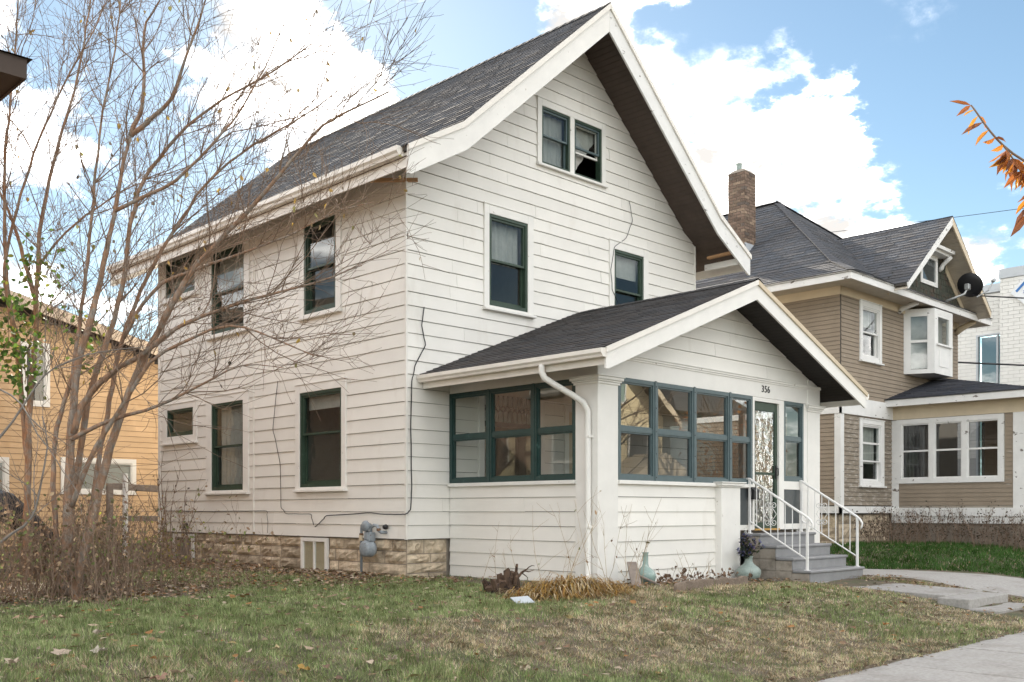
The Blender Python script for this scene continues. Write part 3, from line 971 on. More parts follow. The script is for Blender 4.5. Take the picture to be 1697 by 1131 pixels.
# soffit boards run along the ridge direction, under both overhangs
for side in (0, 1):
    mx = (lambda x: x) if side == 0 else (lambda x: W_ - x)
    b = MB()
    segs = [((EAV[0], EAV[1] - SOF), (KNK[0], KNK[1] - SOF)), ((KNK[0], KNK[1] - SOF), (RID[0], RID[1] - SOF))]
    for (a, c) in segs:
        ln = math.hypot(c[0] - a[0], c[1] - a[1]); nb = int(ln / .095)
        for k in range(nb):
            t0, t1 = k / nb, (k + 1) / nb - .007 / ln
            p = lambda t: (a[0] + (c[0] - a[0]) * t, a[1] + (c[1] - a[1]) * t)
            (x0, z0), (x1, z1) = p(t0), p(t1)
            yend = YB - .01 if x1 < .02 else .0
            b.hexa([(mx(x0), YF, z0), (mx(x1), YF, z1), (mx(x1), yend, z1), (mx(x0), yend, z0), (mx(x0), YF, z0 + .02), (mx(x1), YF, z1 + .02), (mx(x1), yend, z1 + .02), (mx(x0), yend, z0 + .02)])
    b.build('soffit', MAT['soffit'], house, recalc=False)
    # fascia and gutter
    b = MB(); b.box(mx(-.635), mx(-.61), YF + .02, YB - .02, 5.70, 5.90); b.build('fascia', MAT['gutter'], house)
    pr = [(-.642, 5.985), (-.642, 5.85), (-.735, 5.85), (-.745, 5.885), (-.775, 5.915), (-.775, 5.978), (-.76, 5.978), (-.757, 5.925), (-.735, 5.905), (-.655, 5.905), (-.655, 5.985)]
    b = MB(); b.prism([(mx(x), YF + .08, z) for x, z in pr], (0, YB - YF - .1, 0))
    gt = b.build('gutter', MAT['gutter'], house)
    b = MB(); b.prism([(mx(x), YF + .07, z) for x, z in [(-.642, 5.985), (-.642, 5.85), (-.735, 5.85), (-.775, 5.91), (-.775, 5.978)]], (0, .012, 0)); b.build('end_cap', MAT['gutter'], gt)
b = MB(); b.bar((-.50, .42, 5.83), (.12, -.12, 5.855), .05, .05); b.build('lookout', MAT['wood_raw'], house)
b = MB(); b.bar((W_ + .12, -.25, 5.95), (W_ + .12, -.8, 5.96), .09, .045); b.build('lookout', MAT['wood_raw'], house)
b = MB(); b.bar((W_ + .30, -.05, 5.82), (W_ + .30, -.81, 5.82), .03, .12); b.build('lookout', MAT['trim'], house)

# ------------------------------------------------------------------ front porch (part of the house)
PX0, PX1, PY = .805, 6.667, -3.014
PS, PF = PL('L', .84), PL('F', -2.98)
PE, PR = (.28, 3.02), (3.71, 4.39)
PSL = (PR[1] - PE[1]) / (PR[0] - PE[0])
PXR = 2 * PR[0] - PE[0]


def psp(z):
    x = PE[0] + (z + .10 - PE[1]) / PSL
    x = max(.83, min(x, PR[0] - .01))
    return (x, 2 * PR[0] - x if 2 * PR[0] - x < 6.64 else 6.64)


zp = .56 - 3 * .2032
b = MB(); PS.box(b, -2.62, -.03, -.08, 0, -.2, 1.37)
pw = b.build('porch_side_wall', MAT['backing'], house, recalc=False)
siding(pw, PS, zp, 7, lambda z: (-2.615, -.028), [], MAT['siding'], 41)
b = MB(); PF.box(b, 1.22, 4.06, -.08, 0, -.25, 1.37)
pw = b.build('porch_front_wall', MAT['backing'], house, recalc=False)
siding(pw, PF, zp, 7, lambda z: (1.225, 3.54), [], MAT['siding'], 42)
b = MB()
z = 3.08
while z < 4.28:
    s = psp(z + .03); PF.box(b, s[0], s[1], -.06, 0, z, z + .06); z += .06
pw = b.build('porch_gable', MAT['backing'], house, recalc=False)
siding(pw, PF, 3.10, 6, psp, [], MAT['siding'], 43)
# right side of the porch, floor, ceiling
b = MB(); b.box(6.56, 6.64, -2.95, -.03, -.2, 1.38); b.box(6.56, 6.64, -2.95, -.03, 2.75, 3.0); b.box(6.56, 6.64, -1.55, -1.45, 1.38, 2.75)
b.build('porch_far_wall', MAT['siding'], house, recalc=False)
b = MB(); b.box(.93, 6.56, -2.89, -.03, .58, .655); b.build('porch_floor', MAT['floorwood'], house, recalc=False)
b = MB(); b.box(.86, 6.56, -2.92, -.03, 2.83, 2.86); b.build('porch_ceiling', MAT['cream'], house, recalc=False)
# sills
b = MB(); PS.box(b, -2.615, -.03, -.06, .065, 1.345, 1.398); b.build('porch_sill', MAT['trim'], house, bevel=.004)
b = MB(); PF.box(b, 1.225, 4.56, -.06, .065, 1.345, 1.398); b.build('porch_sill', MAT['trim'], house, bevel=.004)
# beams, frieze and mouldings
b = MB()
b.box(.82, .92, -2.62, -.03, 2.765, 3.0)
b.build('porch_beam', MAT['trim_clean'], house, bevel=.003)
b = MB(); b.box(1.22, 6.26, -3.004, -2.90, 2.79, 3.055); b.build('frieze', MAT['trim_clean'], house, bevel=.003)
b = MB(); b.box(.81, 6.66, -3.035, -2.95, 3.056, 3.085); b.box(.80, 6.67, -3.05, -2.95, 3.086, 3.10); b.box(.82, 6.65, -3.02, -2.95, 3.03, 3.055)
b.build('cornice_moulding', MAT['trim'], house)


def pillar(x0, x1, y0, y1, z0, zc, z1):
    b = MB(); b.box(x0, x1, y0, y1, z0, z1)
    p = b.build('porch_pillar', MAT['trim_clean'], house, bevel=.008)
    c = MB()
    for k, (e, a, d) in enumerate(((.018, 0, .03), (.034, .031, .055), (.055, .056, .095), (.07, .096, .112))):
        c.box(x0 - e, x1 + e, y0 - e, y1 + e, zc + a, zc + d)
    c.build('capital', MAT['trim_clean'], p, bevel=.003)
    return p


pillar(.805, 1.225, PY, -2.61, -.12, 2.665, 3.03)
p = pillar(6.25, 6.667, PY, -2.61, -.25, 2.665, 3.2)
b = MB(); b.box(3.53, 4.04, -3.11, -2.86, -.2, 1.335); ped = b.build('porch_pedestal', MAT['trim'], house, bevel=.008)
c = MB(); c.box(3.51, 4.06, -3.13, -2.86, 1.336, 1.36); c.box(3.48, 4.09, -3.16, -2.86, 1.361, 1.40); c.box(3.46, 4.11, -3.18, -2.86, 1.401, 1.418); c.build('cap', MAT['trim'], ped, bevel=.004)


def storm(pl, h0, h1, z0, z1, mat, zmid, w=.055, pane='glass', low=False):
    b = MB(); pl.ring(b, h0 + .002, h1 - .002, z0, z1, w, -.05, .03, wb=.065)
    s = b.build('porch_window', MAT[mat], house)
    b = MB(); pl.box(b, h0 + w, h1 - w, -.03, .02, zmid - .03, zmid + .03); b.build('middle_rail', MAT[mat], s)
    b = MB(); pl.ring(b, h0 + w, h1 - w, zmid + .03, z1 - w, .022, -.03, .012); pl.ring(b, h0 + w, h1 - w, z0 + .065, zmid - .03, .022, -.04, .005); b.build('sash', MAT[mat], s)
    g = MB(); pl.quad(g, h0 + w + .02, h1 - w - .02, -.008, zmid + .05, z1 - w - .02); g.build('pane', MAT[pane], s, recalc=False)
    g = MB(); pl.quad(g, h0 + w + .02, h1 - w - .02, -.02, z0 + .085, zmid - .05); g.build('pane', MAT['glass_screen' if low else pane], s, recalc=False)
    for zz_ in (z0 + .2, zmid, z1 - .2):
        pass
    return s


for h0, h1 in ((-.905, -.032), (-1.825, -.905), (-2.612, -1.825)):
    storm(PS, h0, h1, 1.40, 2.762, 'teal', 2.09, pane='glass_porch_side')
for h0, h1 in ((1.228, 2.048), (2.048, 2.977), (2.977, 3.91), (3.91, 4.545)):
    storm(PF, h0, h1, 1.40, 2.788, 'skysheen', 2.09, pane='glass_porch', low=True)
# joint battens with screw heads over the front mullions
for h in (2.048, 2.977, 3.91):
    b = MB(); PF.box(b, h - .022, h + .022, .0305, .042, 1.39, 2.80); bt = b.build('mullion', MAT['skysheen'], house, bevel=.003)
    c = MB()
    for z in (1.45, 1.78, 2.09, 2.42, 2.72):
        c.lathe(PF.p(h, .041, z), [(.009, 0), (.007, .006)], 8, axis=(0, -1, 0))
    c.build('screw', MAT['iron'], bt)
for h in (-.905, -1.825):
    b = MB(); PS.box(b, h - .022, h + .022, .0305, .042, 1.39, 2.765); b.build('mullion', MAT['teal'], house, bevel=.003)

# entrance: jambs, storm door, sidelight, lower panels
b = MB()
PF.box(b, 4.546, 4.60, -.06, .03, .68, 2.785); PF.box(b, 5.335, 5.485, -.06, .03, .68, 2.785); PF.box(b, 4.60, 5.335, -.06, .03, 2.725, 2.785)
PF.box(b, 4.05, 4.546, -.06, .025, .68, .76); PF.box(b, 4.05, 4.546, -.06, .027, 1.335, 1.396); PF.box(b, 5.485, 6.25, -.06, .025, .68, .77); PF.box(b, 5.485, 6.25, -.06, .027, 1.335, 1.47)
PF.box(b, 6.11, 6.25, -.06, .02, .77, 1.335); PF.box(b, 6.12, 6.25, -.06, .02, 1.47, 2.785); PF.box(b, 4.05, 4.09, -.06, .022, .76, 1.335)
b.build('door_frame', MAT['trim'], house)
b = MB(); PF.box(b, 4.09, 4.546, -.05, .008, .76, 1.335); b.build('glass_panel', MAT['panelgrey'], house)
b = MB(); PF.box(b, 5.485, 6.11, -.05, .008, .77, 1.335); b.build('glass_panel', MAT['panelgrey'], house)
storm(PF, 5.487, 6.118, 1.472, 2.785, 'skysheen', 2.17, w=.05, pane='glass_porch', low=True)
b = MB()
PF.ring(b, 4.602, 5.333, .70, 2.722, .075, -.05, -.005, wt=.14, wb=.10); PF.box(b, 4.677, 5.258, -.04, -.008, 1.56, 1.60)
door = b.build('storm_door', MAT['green'], house, bevel=.003)
b = MB(); PF.box(b, 5.262, 5.29, -.005, .02, 1.50, 1.72); b.tube([PF.p(5.275, .02, 1.56), PF.p(5.275, .05, 1.56), PF.p(5.275, .05, 1.67), PF.p(5.275, .02, 1.67)], .008, 8); b.build('handle', MAT['iron'], door)
g = MB(); PF.quad(g, 4.677, 5.258, -.02, 1.60, 2.582); g.build('pane', MAT['glass_door'], door, recalc=False)
g = MB(); PF.quad(g, 4.677, 5.258, -.022, .80, 1.56); g.build('pane', MAT['glass_door'], door, recalc=False)
b = MB(); PF.box(b, 4.60, 5.335, -.06, .045, .672, .70); b.build('threshold', MAT['brass'], door)
# door and leaded window in the house wall behind the porch glass
b = MB(); HF.ring(b, PDOOR[0], PDOOR[1], PDOOR[2], PDOOR[3], .10, -.02, .04); idr = b.build('inner_door', MAT['trim_clean'], house)
b = MB(); HF.box(b, 3.52, 4.28, -.05, -.01, .655, 2.69); b.build('door_leaf', MAT['cream'], idr)
b = MB(); HF.ring(b, PWIN[0], PWIN[1], PWIN[2], PWIN[3], .12, -.03, .042, wt=.08, wb=.11); lw = b.build('leaded_window', MAT['trim_clean'], house, bevel=.003)
b = MB(); HF.ring(b, 1.54, 2.80, 1.36, 2.96, .04, -.06, .0); HF.box(b, 1.58, 2.76, -.055, -.005, 2.33, 2.41); b.build('frame', MAT['dark'], lw)
b = MB()
n = 11
for i in range(n + 1):
    h = 1.585 + (2.755 - 1.585) * i / n
    b.bar(HF.p(h, -.03, 2.41), HF.p(h, -.03, 2.57), .017, .012, up=(1, 0, 0)); b.bar(HF.p(h, -.03, 2.68), HF.p(h, -.03, 2.92), .017, .012, up=(1, 0, 0))
    if i < n:
        h2 = 1.585 + (2.755 - 1.585) * (i + .5) / n; h3 = 1.585 + (2.755 - 1.585) * (i + 1) / n
        for za, zb_ in ((2.57, 2.625), (2.68, 2.625)):
            b.bar(HF.p(h, -.03, za), HF.p(h2, -.03, zb_), .012, .016); b.bar(HF.p(h3, -.03, za), HF.p(h2, -.03, zb_), .012, .016)
b.build('lead_came', MAT['iron'], lw)
b = MB(); HF.box(b, 1.57, 2.77, -.075, -.07, 2.40, 2.94); b.build('blind', MAT['curtain'], lw)
g = MB(); HF.quad(g, 1.57, 2.77, -.034, 2.41, 2.93); g.build('pane', MAT['glass_old'], lw, recalc=False)
g = MB(); HF.quad(g, 1.57, 2.77, -.034, 1.40, 2.33); g.build('pane', MAT['glass'], lw, recalc=False)

# porch roof
for side in (0, 1):
    mx = (lambda x: x) if side == 0 else (lambda x: 2 * PR[0] - x)
    d = MB()
    d.prism([(mx(PE[0] - .02), -3.58, PE[1] - .012), (mx(PR[0]), -3.58, PR[1] - .004), (mx(PR[0]), -3.58, PR[1] - .065), (mx(PE[0] - .02), -3.58, PE[1] - .07)], (0, 3.555, 0))
    rf = d.build('porch_roof', MAT['backing'], house)
    s = MB()
    V = Vector((mx(PR[0]) - mx(PE[0]), 0, PR[1] - PE[1])); ln = V.length
    V.normalize()
    O = Vector((mx(PE[0]), -3.62, PE[1])) - V * .05
    shingles(s, O, (0, 1, 0), V, [(0, 0), (3.6, 0), (3.6, ln + .06), (0, ln + .06)], seed=51 + side, base=(.066, .063, .064))
    s.build('shingles', MAT['shingle'], rf, recalc=False, kind='stuff')
    for ya, yb in ((-3.61, -3.58),):
        poly = [(.265, 3.0), (3.71, 4.374), (3.71, 4.10), (.31, 2.745), (.265, 2.745)]
        b = MB(); b.prism([(mx(x), ya, z) for x, z in poly], (0, yb - ya, 0)); bg = b.build('porch_barge_board', MAT['trim_clean'], house)
        st = MB()
        st.prism([(mx(x), ya - .026, z) for x, z in [(.25, 3.008), (3.71, 4.388), (3.71, 4.315), (.25, 2.94)]], (0, .028, 0)); st.build('top_moulding', MAT['gutter' if side == 0 else 'cream'], bg)
    b = MB()
    nb = int(ln / .09)
    for k in range(nb):
        t0, t1 = k / nb, (k + 1) / nb - .006 / ln
        x0, z0 = PE[0] + (PR[0] - PE[0]) * t0, PE[1] - .135 + (PR[1] - PE[1]) * t0
        x1, z1 = PE[0] + (PR[0] - PE[0]) * t1, PE[1] - .135 + (PR[1] - PE[1]) * t1
        yend = -.03 if x1 < .84 else -2.985
        b.hexa([(mx(x0), -3.58, z0), (mx(x1), -3.58, z1), (mx(x1), yend, z1), (mx(x0), yend, z0), (mx(x0), -3.58, z0 + .018), (mx(x1), -3.58, z1 + .018), (mx(x1), yend, z1 + .018), (mx(x0), yend, z0 + .018)])
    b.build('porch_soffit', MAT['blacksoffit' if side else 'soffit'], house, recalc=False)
    b = MB(); b.box(mx(.29), mx(.31), -3.57, -.035, 2.80, 2.965); b.build('porch_fascia', MAT['gutter'], house)
    pr = [(.285, 3.0), (.285, 2.885), (.20, 2.885), (.19, 2.915), (.165, 2.94), (.165, 2.99), (.18, 2.99), (.182, 2.945), (.20, 2.925), (.272, 2.925), (.272, 3.0)]
    b = MB(); b.prism([(mx(x), -3.60, z) for x, z in pr], (0, 3.565, 0)); gt = b.build('porch_gutter', MAT['gutter'], house)
    b = MB(); b.prism([(mx(x), -3.612, z) for x, z in [(.285, 3.0), (.285, 2.885), (.20, 2.885), (.165, 2.935), (.165, 2.99)]], (0, .011, 0)); b.build('end_cap', MAT['gutter'], gt)
s = MB(); rng = random.Random(9); y = -3.63
while y < -.25:
    t = rng.uniform(.7, 1.2); s.col = (.062 * t, .06 * t, .06 * t)
    for sg in (-1, 1):
        s.add([(3.71, y, 4.415), (3.71, y + .29, 4.408), (3.71 + sg * .15, y + .29, 4.345), (3.71 + sg * .15, y, 4.352)], [(0, 1, 2, 3)])
    y += .2
s.build('ridge_cap', MAT['shingle'], house, recalc=False, kind='stuff')
# downspout
dp = [(.22, -2.55, 2.89), (.22, -2.55, 2.80), (.25, -2.57, 2.72), (.36, -2.64, 2.64), (.58, -2.78, 2.50), (.70, -2.85, 2.41), (.752, -2.88, 2.30), (.757, -2.882, 1.2), (.757, -2.882, .22), (.74, -2.90, .12), (.60, -2.96, .05)]
fine = []
for a, c in zip(dp[:-1], dp[1:]):
    for k in range(3): fine.append(tuple(a[i] + (c[i] - a[i]) * k / 3 for i in range(3)))
fine.append(dp[-1])
b = MB(); b.tube(fine, .042, 10); ds = b.build('downspout', MAT['trim_clean'], house, smooth=True)
b = MB()
for z in (.75, 1.95): b.box(.72, .806, -2.93, -2.835, z, z + .03)
b.build('strap', MAT['trim_clean'], ds)
# house number
def text_mesh(txt, size, name, mat, loc, rot, parent, ext=.004):
    cu = bpy.data.curves.new('t', 'FONT'); cu.body = txt; cu.size = size; cu.extrude = ext; cu.align_x = 'CENTER'; cu.align_y = 'CENTER'; cu.space_character = 1.12
    to = bpy.data.objects.new('t', cu); COL.objects.link(to)
    dg = bpy.context.evaluated_depsgraph_get()
    me = bpy.data.meshes.new_from_object(to.evaluated_get(dg))
    bpy.data.objects.remove(to, do_unlink=True)
    mw = Matrix.Translation(Vector(loc)) @ rot.to_4x4()
    me.transform(Matrix.Translation(-org(parent)) @ mw)
    me.name = name
    me.materials.clear(); me.materials.append(mat)
    o = bpy.data.objects.new(name, me); COL.objects.link(o); o.parent = parent
    return o


text_mesh('356', .155, 'house_number', MAT['iron'], (4.93, -3.010, 2.925), Matrix.Rotation(R(90), 3, 'X'), house)

# ------------------------------------------------------------------ porch steps and railings
st = thing('porch_steps', (5.2, -3.6, -.09), 'grey painted concrete steps climbing to the porch door', 'steps')
TR = [(-3.25, .63), (-3.53, .45), (-3.81, .27), (-4.10, .09)]
b = MB()
prev = -2.99
for (y, z) in TR:
    b.box(4.37, 6.03, y + .012, prev + .01, -.3, z - .046); prev = y
b.build('step_core', MAT['oldconcrete'], st, recalc=False)
prev = -2.985
for i, (y, z) in enumerate(TR):
    m = MB(); m.box(4.345, 6.055, y - .03, prev, z - .045, z); m.build('tread', MAT['greypaint'], st, bevel=.012)
    zl = TR[i + 1][1] if i < 3 else -.12
    m = MB(); m.box(4.365, 6.035, y - .004, y + .012, zl, z - .045); m.build('riser', MAT['greypaint'], st)
    prev = y - .004
# block joints on the exposed flank
rng = random.Random(4)
prev = -2.99
for i, (y, z) in enumerate(TR):
    zz = -.1
    while zz < z - .10:
        h = min(.17, z - .05 - zz)
        m = MB(); m.box(4.352 + rng.uniform(0, .006), 4.372, y + .012, prev - .008, zz, zz + h - .008); m.build('block', MAT['oldconcrete'], st)
        zz += .175
    prev = y + .012


def railing(x, lab):
    r_ = thing('stair_railing', (x, -3.5, .1), lab, 'railing', 'white wrought iron railings of the porch steps')
    a, c = Vector((x, -3.04, 1.48)), Vector((x, -4.03, .885))
    m = MB(); m.tube([a + Vector((0, .06, .0)), a, c, c + Vector((0, -.05, -.045)), c + Vector((0, -.085, -.10)), c + Vector((0, -.075, -.16)), c + Vector((0, -.055, -.19))], [.02, .02, .02, .019, .017, .015, .012], 8)
    m.build('handrail', MAT['railing'], r_, smooth=True)
    la, lc = Vector((x, -3.04, .82)), Vector((x, -4.03, .25))
    m = MB(); m.bar(la, lc, .028, .014); m.build('lower_rail', MAT['railing'], r_)
    for (y, z0, z1) in ((-3.04, .63, 1.48), (-4.03, .09, .885)):
        m = MB(); m.box(x - .016, x + .016, y - .016, y + .016, z0, z1); m.box(x - .035, x + .035, y - .035, y + .035, z0, z0 + .008); m.build('post', MAT['railing'], r_)
    m = MB(); m.box(x - .014, x + .014, -2.975, -2.947, .63, 1.49); m.build('post', MAT['railing'], r_)
    n = 8
    for k in range(1, n):
        t = k / n
        p0, p1 = la.lerp(lc, t), a.lerp(c, t)
        m = MB(); m.tube([p0, p1], .0085, 6); m.build('baluster', MAT['railing'], r_)
        if k == 3:
            mid = p0.lerp(p1, .5)
            sm = MB()
            for sg in (-1, 1):
                for up in (-1, 1):
                    pts = []
                    for q in range(15):
                        u = q / 14
                        ang = u * 2.6 * math.pi
                        rr = .052 * (1 - u * .72)
                        cy, cz = sg * .055, up * (.13)
                        pts.append(mid + Vector((0, cy - sg * math.cos(ang) * rr, cz + up * math.sin(ang) * rr - up * .0)))
                    sm.tube(pts, .0062, 5)
                sm.tube([mid + Vector((0, sg * .002, .13)), mid + Vector((0, sg * .10, 0)), mid + Vector((0, sg * .002, -.13))], .006, 5)
            sm.build('scrollwork', MAT['railing'], r_, smooth=True)
    return r_


railing(4.41, 'white iron stair railing nearest the flower vase')
railing(5.99, 'white iron stair railing on the side next to the tan house')
mbx = thing('mailbox', (4.48, -3.0, 1.2), 'small black mailbox at the top of the near railing', 'mailbox')
m = MB(); m.prism([(4.42, -3.03, 1.16), (4.42, -3.11, 1.16), (4.42, -3.11, 1.30), (4.42, -3.03, 1.36)], (.15, 0, 0)); m.build('box', MAT['dark'], mbx, bevel=.006)
m = MB(); m.prism([(4.41, -3.025, 1.37), (4.41, -3.118, 1.305), (4.41, -3.122, 1.285), (4.41, -3.025, 1.352)], (.17, 0, 0)); m.build('lid', MAT['dark'], mbx)

# ------------------------------------------------------------------ gas meter
METER = 1.22
gm = thing('gas_meter', (-.12, .75, .0), 'weathered blue-grey gas meter with pipes on the limestone foundation', 'gas meter')
cx, cy, cz = -.14, .72, .42
m = MB(); m.lathe((cx - .10, cy, cz - .01), [(.02, -.02), (.09, -.016), (.118, 0), (.125, .03), (.125, .10), (.13, .105), (.13, .125), (.115, .16), (.06, .18), (.02, .182)], 20, axis=(1, 0, 0)); m.build('diaphragm_case', MAT['meter'], gm, smooth=True)
m = MB(); m.box(cx - .06, cx + .06, cy - .085, cy + .06, cz + .10, cz + .24); m.box(cx - .075, cx - .055, cy - .06, cy + .03, cz + .12, cz + .22); m.build('index_box', MAT['meter'], gm, bevel=.012)
m = MB(); m.box(cx - .07, cx - .05, cy + .10, cy + .17, cz + .11, cz + .19); m.build('tag_plate', MAT['cream'], gm)
m = MB(); m.lathe((cx - .09, cy + .02, cz + .33), [(.02, 0), (.075, .008), (.085, .03), (.085, .05), (.07, .07), (.05, .10), (.03, .14)], 16, axis=(1, 0, 0)); m.build('regulator', MAT['meter'], gm, smooth=True)
m = MB(); m.tube([(cx, cy + .05, cz + .22), (cx, cy + .05, cz + .33), (cx, cy + .13, cz + .355), (cx, cy + .185, cz + .34), (cx, cy + .20, cz + .29), (cx, cy + .20, cz - .45)], [.024, .024, .022, .022, .022, .02], 10); m.build('inlet_pipe', MAT['meter'], gm, smooth=True)
m = MB(); m.tube([(cx, cy - .04, cz + .22), (cx, cy - .04, cz + .31), (cx, cy - .12, cz + .345), (cx, cy - .20, cz + .335), (cx, cy - .235, cz + .27), (cx + .03, cy - .26, cz + .24), (cx + .12, cy - .27, cz + .24)], .026, 10); m.build('outlet_pipe', MAT['meter'], gm, smooth=True)
m = MB()
for (y, z) in ((cy + .20, cz + .20), (cy + .20, cz + .02), (cy - .235, cz + .28)): m.lathe((cx, y, z), [(.032, -.02), (.034, 0), (.032, .02)], 8)
m.build('union_nut', MAT['rust'], gm)
for _c in gm.children:
    pass
m = MB(); m.lathe((-.052, .40, .74), [(.035, 0), (.042, .02), (.03, .06)], 12, axis=(-1, 0, 0))
tag(m.build('vent_cap', MAT['dark'], None, smooth=True), 'round dark vent cap on the siding beside the gas meter', 'vent cap')
m = MB(); m.box(-.10, -.025, 6.76, 6.86, .60, .74); m.tube([(-.05, 6.80, .6), (-.05, 6.80, .53), (-.02, 6.79, .50)], .012, 6)
tag(m.build('junction_box', MAT['dark'], None, bevel=.006), 'small dark outlet box above the cellar hatch', 'junction box')


# ------------------------------------------------------------------ cables on the walls
def wob(pts, n=6, a=.006, seed=0):
    rng = random.Random(seed); out = []
    for p, q in zip(pts[:-1], pts[1:]):
        for k in range(n):
            t = k / n
            out.append(tuple(p[i] + (q[i] - p[i]) * t + (rng.uniform(-a, a) if i else rng.uniform(-.003, .003)) for i in range(3)))
    out.append(tuple(pts[-1]))
    return out


def cable(pts, r_, label, seed, name='cable', mat='cable'):
    m = MB(); m.tube(resample(wob(pts, 3, .004, seed=seed), .07), r_, 6)
    return tag(m.build(name, MAT[mat], None, smooth=True), label, 'cable')


cable([(.31, -.035, 4.02), (.26, -.04, 3.74), (.33, -.04, 3.46), (.13, -.045, 3.13), (.07, -.045, 2.9), (.05, -.045, 2.2), (.07, -.04, 1.35), (.04, -.048, 1.0), (-.02, -.05, .95), (-.05, -.03, .935), (-.048, .12, .93), (-.045, .40, .93), (-.045, .9, .95), (-.045, 2.0, .90), (-.05, 2.2, .78), (-.05, 2.32, .72)], .0080,
      'black cable running down the house corner and along to the gas meter', 61)
cable([(-.045, 3.47, 3.2), (-.045, 3.62, 2.4), (-.045, 3.50, 2.1), (-.045, 3.38, 1.75), (-.045, 3.36, 1.05), (-.045, 3.2, .93), (-.045, 2.45, .93), (-.05, 2.36, .75)], .0055, 'thin dark cable hanging down the side wall between the windows', 62)
cable([(-.04, 7.8, .98), (-.04, 5.5, .975), (-.04, 3.85, .98), (-.045, 3.78, .8), (-.045, 3.80, .6)], .0045, 'thin wire along the lowest siding boards of the side wall', 63)
cable([(5.15, -.04, 6.65), (5.25, -.04, 6.3), (5.05, -.045, 5.95), (4.72, -.045, 5.72), (4.62, -.05, 5.3), (4.66, -.05, 4.95), (4.85, -.05, 4.7)], .0055, 'looped wire beside the right upper front window', 64)


# ------------------------------------------------------------------ garden things along the porch
def g0(x, y): return gzf(x, y)


v1 = (1.47, -3.28)
zb = g0(*v1)
m = MB(); m.lathe((*v1, zb - .005), [(.075, 0), (.10, .012), (.128, .05), (.142, .10), (.138, .145), (.115, .185), (.075, .215), (.048, .24), (.038, .28), (.036, .40), (.042, .425), (.044, .432), (.036, .432), (.030, .42), (.028, .30)], 28)
tag(m.build('vase', MAT['celadon'], None, smooth=True), 'pale green bottle vase with slim neck against the porch siding', 'vase')
v2 = (3.92, -3.33)
zb2 = g0(*v2)
m = MB(); m.lathe((*v2, zb2 - .005), [(.09, 0), (.12, .015), (.165, .06), (.185, .12), (.178, .17), (.14, .215), (.085, .25), (.06, .285), (.055, .34), (.068, .375), (.07, .38), (.06, .38), (.048, .34)], 28)
tag(m.build('vase', MAT['celadon2'], None, smooth=True), 'grey-green round vase holding flowers beside the porch steps', 'vase')


def leafpoly(mb, p, d, n, L, w, col, curl=.25):
    """one leaf: folded blade of six faces from p along d, normal n"""
    d = Vector(d).normalized(); n = Vector(n); s = d.cross(n)
    s = s.normalized() if s.length > 1e-5 else d.orthogonal().normalized()
    n = s.cross(d).normalized()
    p = Vector(p)
    mb.col = col
    q = [p, p + d * L * .3 + s * w * .45 + n * L * curl * .10, p + d * L * .65 + s * w * .42 + n * L * curl * .05, p + d * L - n * L * curl * .30,
         p + d * L * .65 - s * w * .42 + n * L * curl * .05, p + d * L * .3 - s * w * .45 + n * L * curl * .10, p + d * L * .35 - n * L * .03, p + d * L * .7 - n * L * (.03 + curl * .08)]
    mb.add([tuple(x) for x in q], [(0, 1, 6), (1, 2, 7, 6), (2, 3, 7), (3, 4, 7), (4, 5, 6, 7), (5, 0, 6)])


bq = thing('bouquet', (*v2, zb2 + .34), 'bunch of faded blue and violet flowers in the round vase', 'flowers')
rng = random.Random(77)
stm, lf, fl = MB(), MB(), MB()
base = Vector((*v2, zb2 + .30))
for i in range(46):
    a = rng.uniform(0, 2 * math.pi); sp = abs(rng.gauss(0, .5))
    d = Vector((math.cos(a) * sp, math.sin(a) * sp, 1)).normalized()
    if rng.random() < .25: d = Vector((-.75 + rng.uniform(-.2, .2), -.1, .42)).normalized()
    Ln = rng.uniform(.16, .40)
    tip = base + d * Ln
    stm.tube([base, base + d * Ln * .5 + Vector((0, 0, .02)), tip], .003, 4)
    for k in range(5):
        t = rng.uniform(.35, .95)
        dd = (d + Vector((rng.gauss(0, .8), rng.gauss(0, .8), rng.gauss(0, .4)))).normalized()
        g = rng.uniform(.5, 1.2)
        leafpoly(lf, base + d * Ln * t, dd, (rng.gauss(0, 1), rng.gauss(0, 1), 1), rng.uniform(.05, .09), .03, rng.choice([(.05 * g, .075 * g, .035 * g), (.04 * g, .05 * g, .055 * g)]))
    c = rng.choice([(.16, .17, .30), (.09, .10, .22), (.30, .29, .40), (.045, .05, .12), (.13, .11, .24), (.42, .42, .50)])
    for k in range(9):
        dd = Vector((rng.gauss(0, 1), rng.gauss(0, 1), rng.gauss(.3, .8))).normalized()
        g = rng.uniform(.7, 1.25)
        leafpoly(fl, tip, dd, (0, 0, 1), rng.uniform(.025, .05), .03, tuple(q * g for q in c))
stm.build('stems', MAT['twig'], bq, recalc=False, kind='stuff'); lf.build('leaves', MAT['leaf'], bq, recalc=False, kind='stuff'); fl.build('petals', MAT['leaf'], bq, recalc=False, kind='stuff')

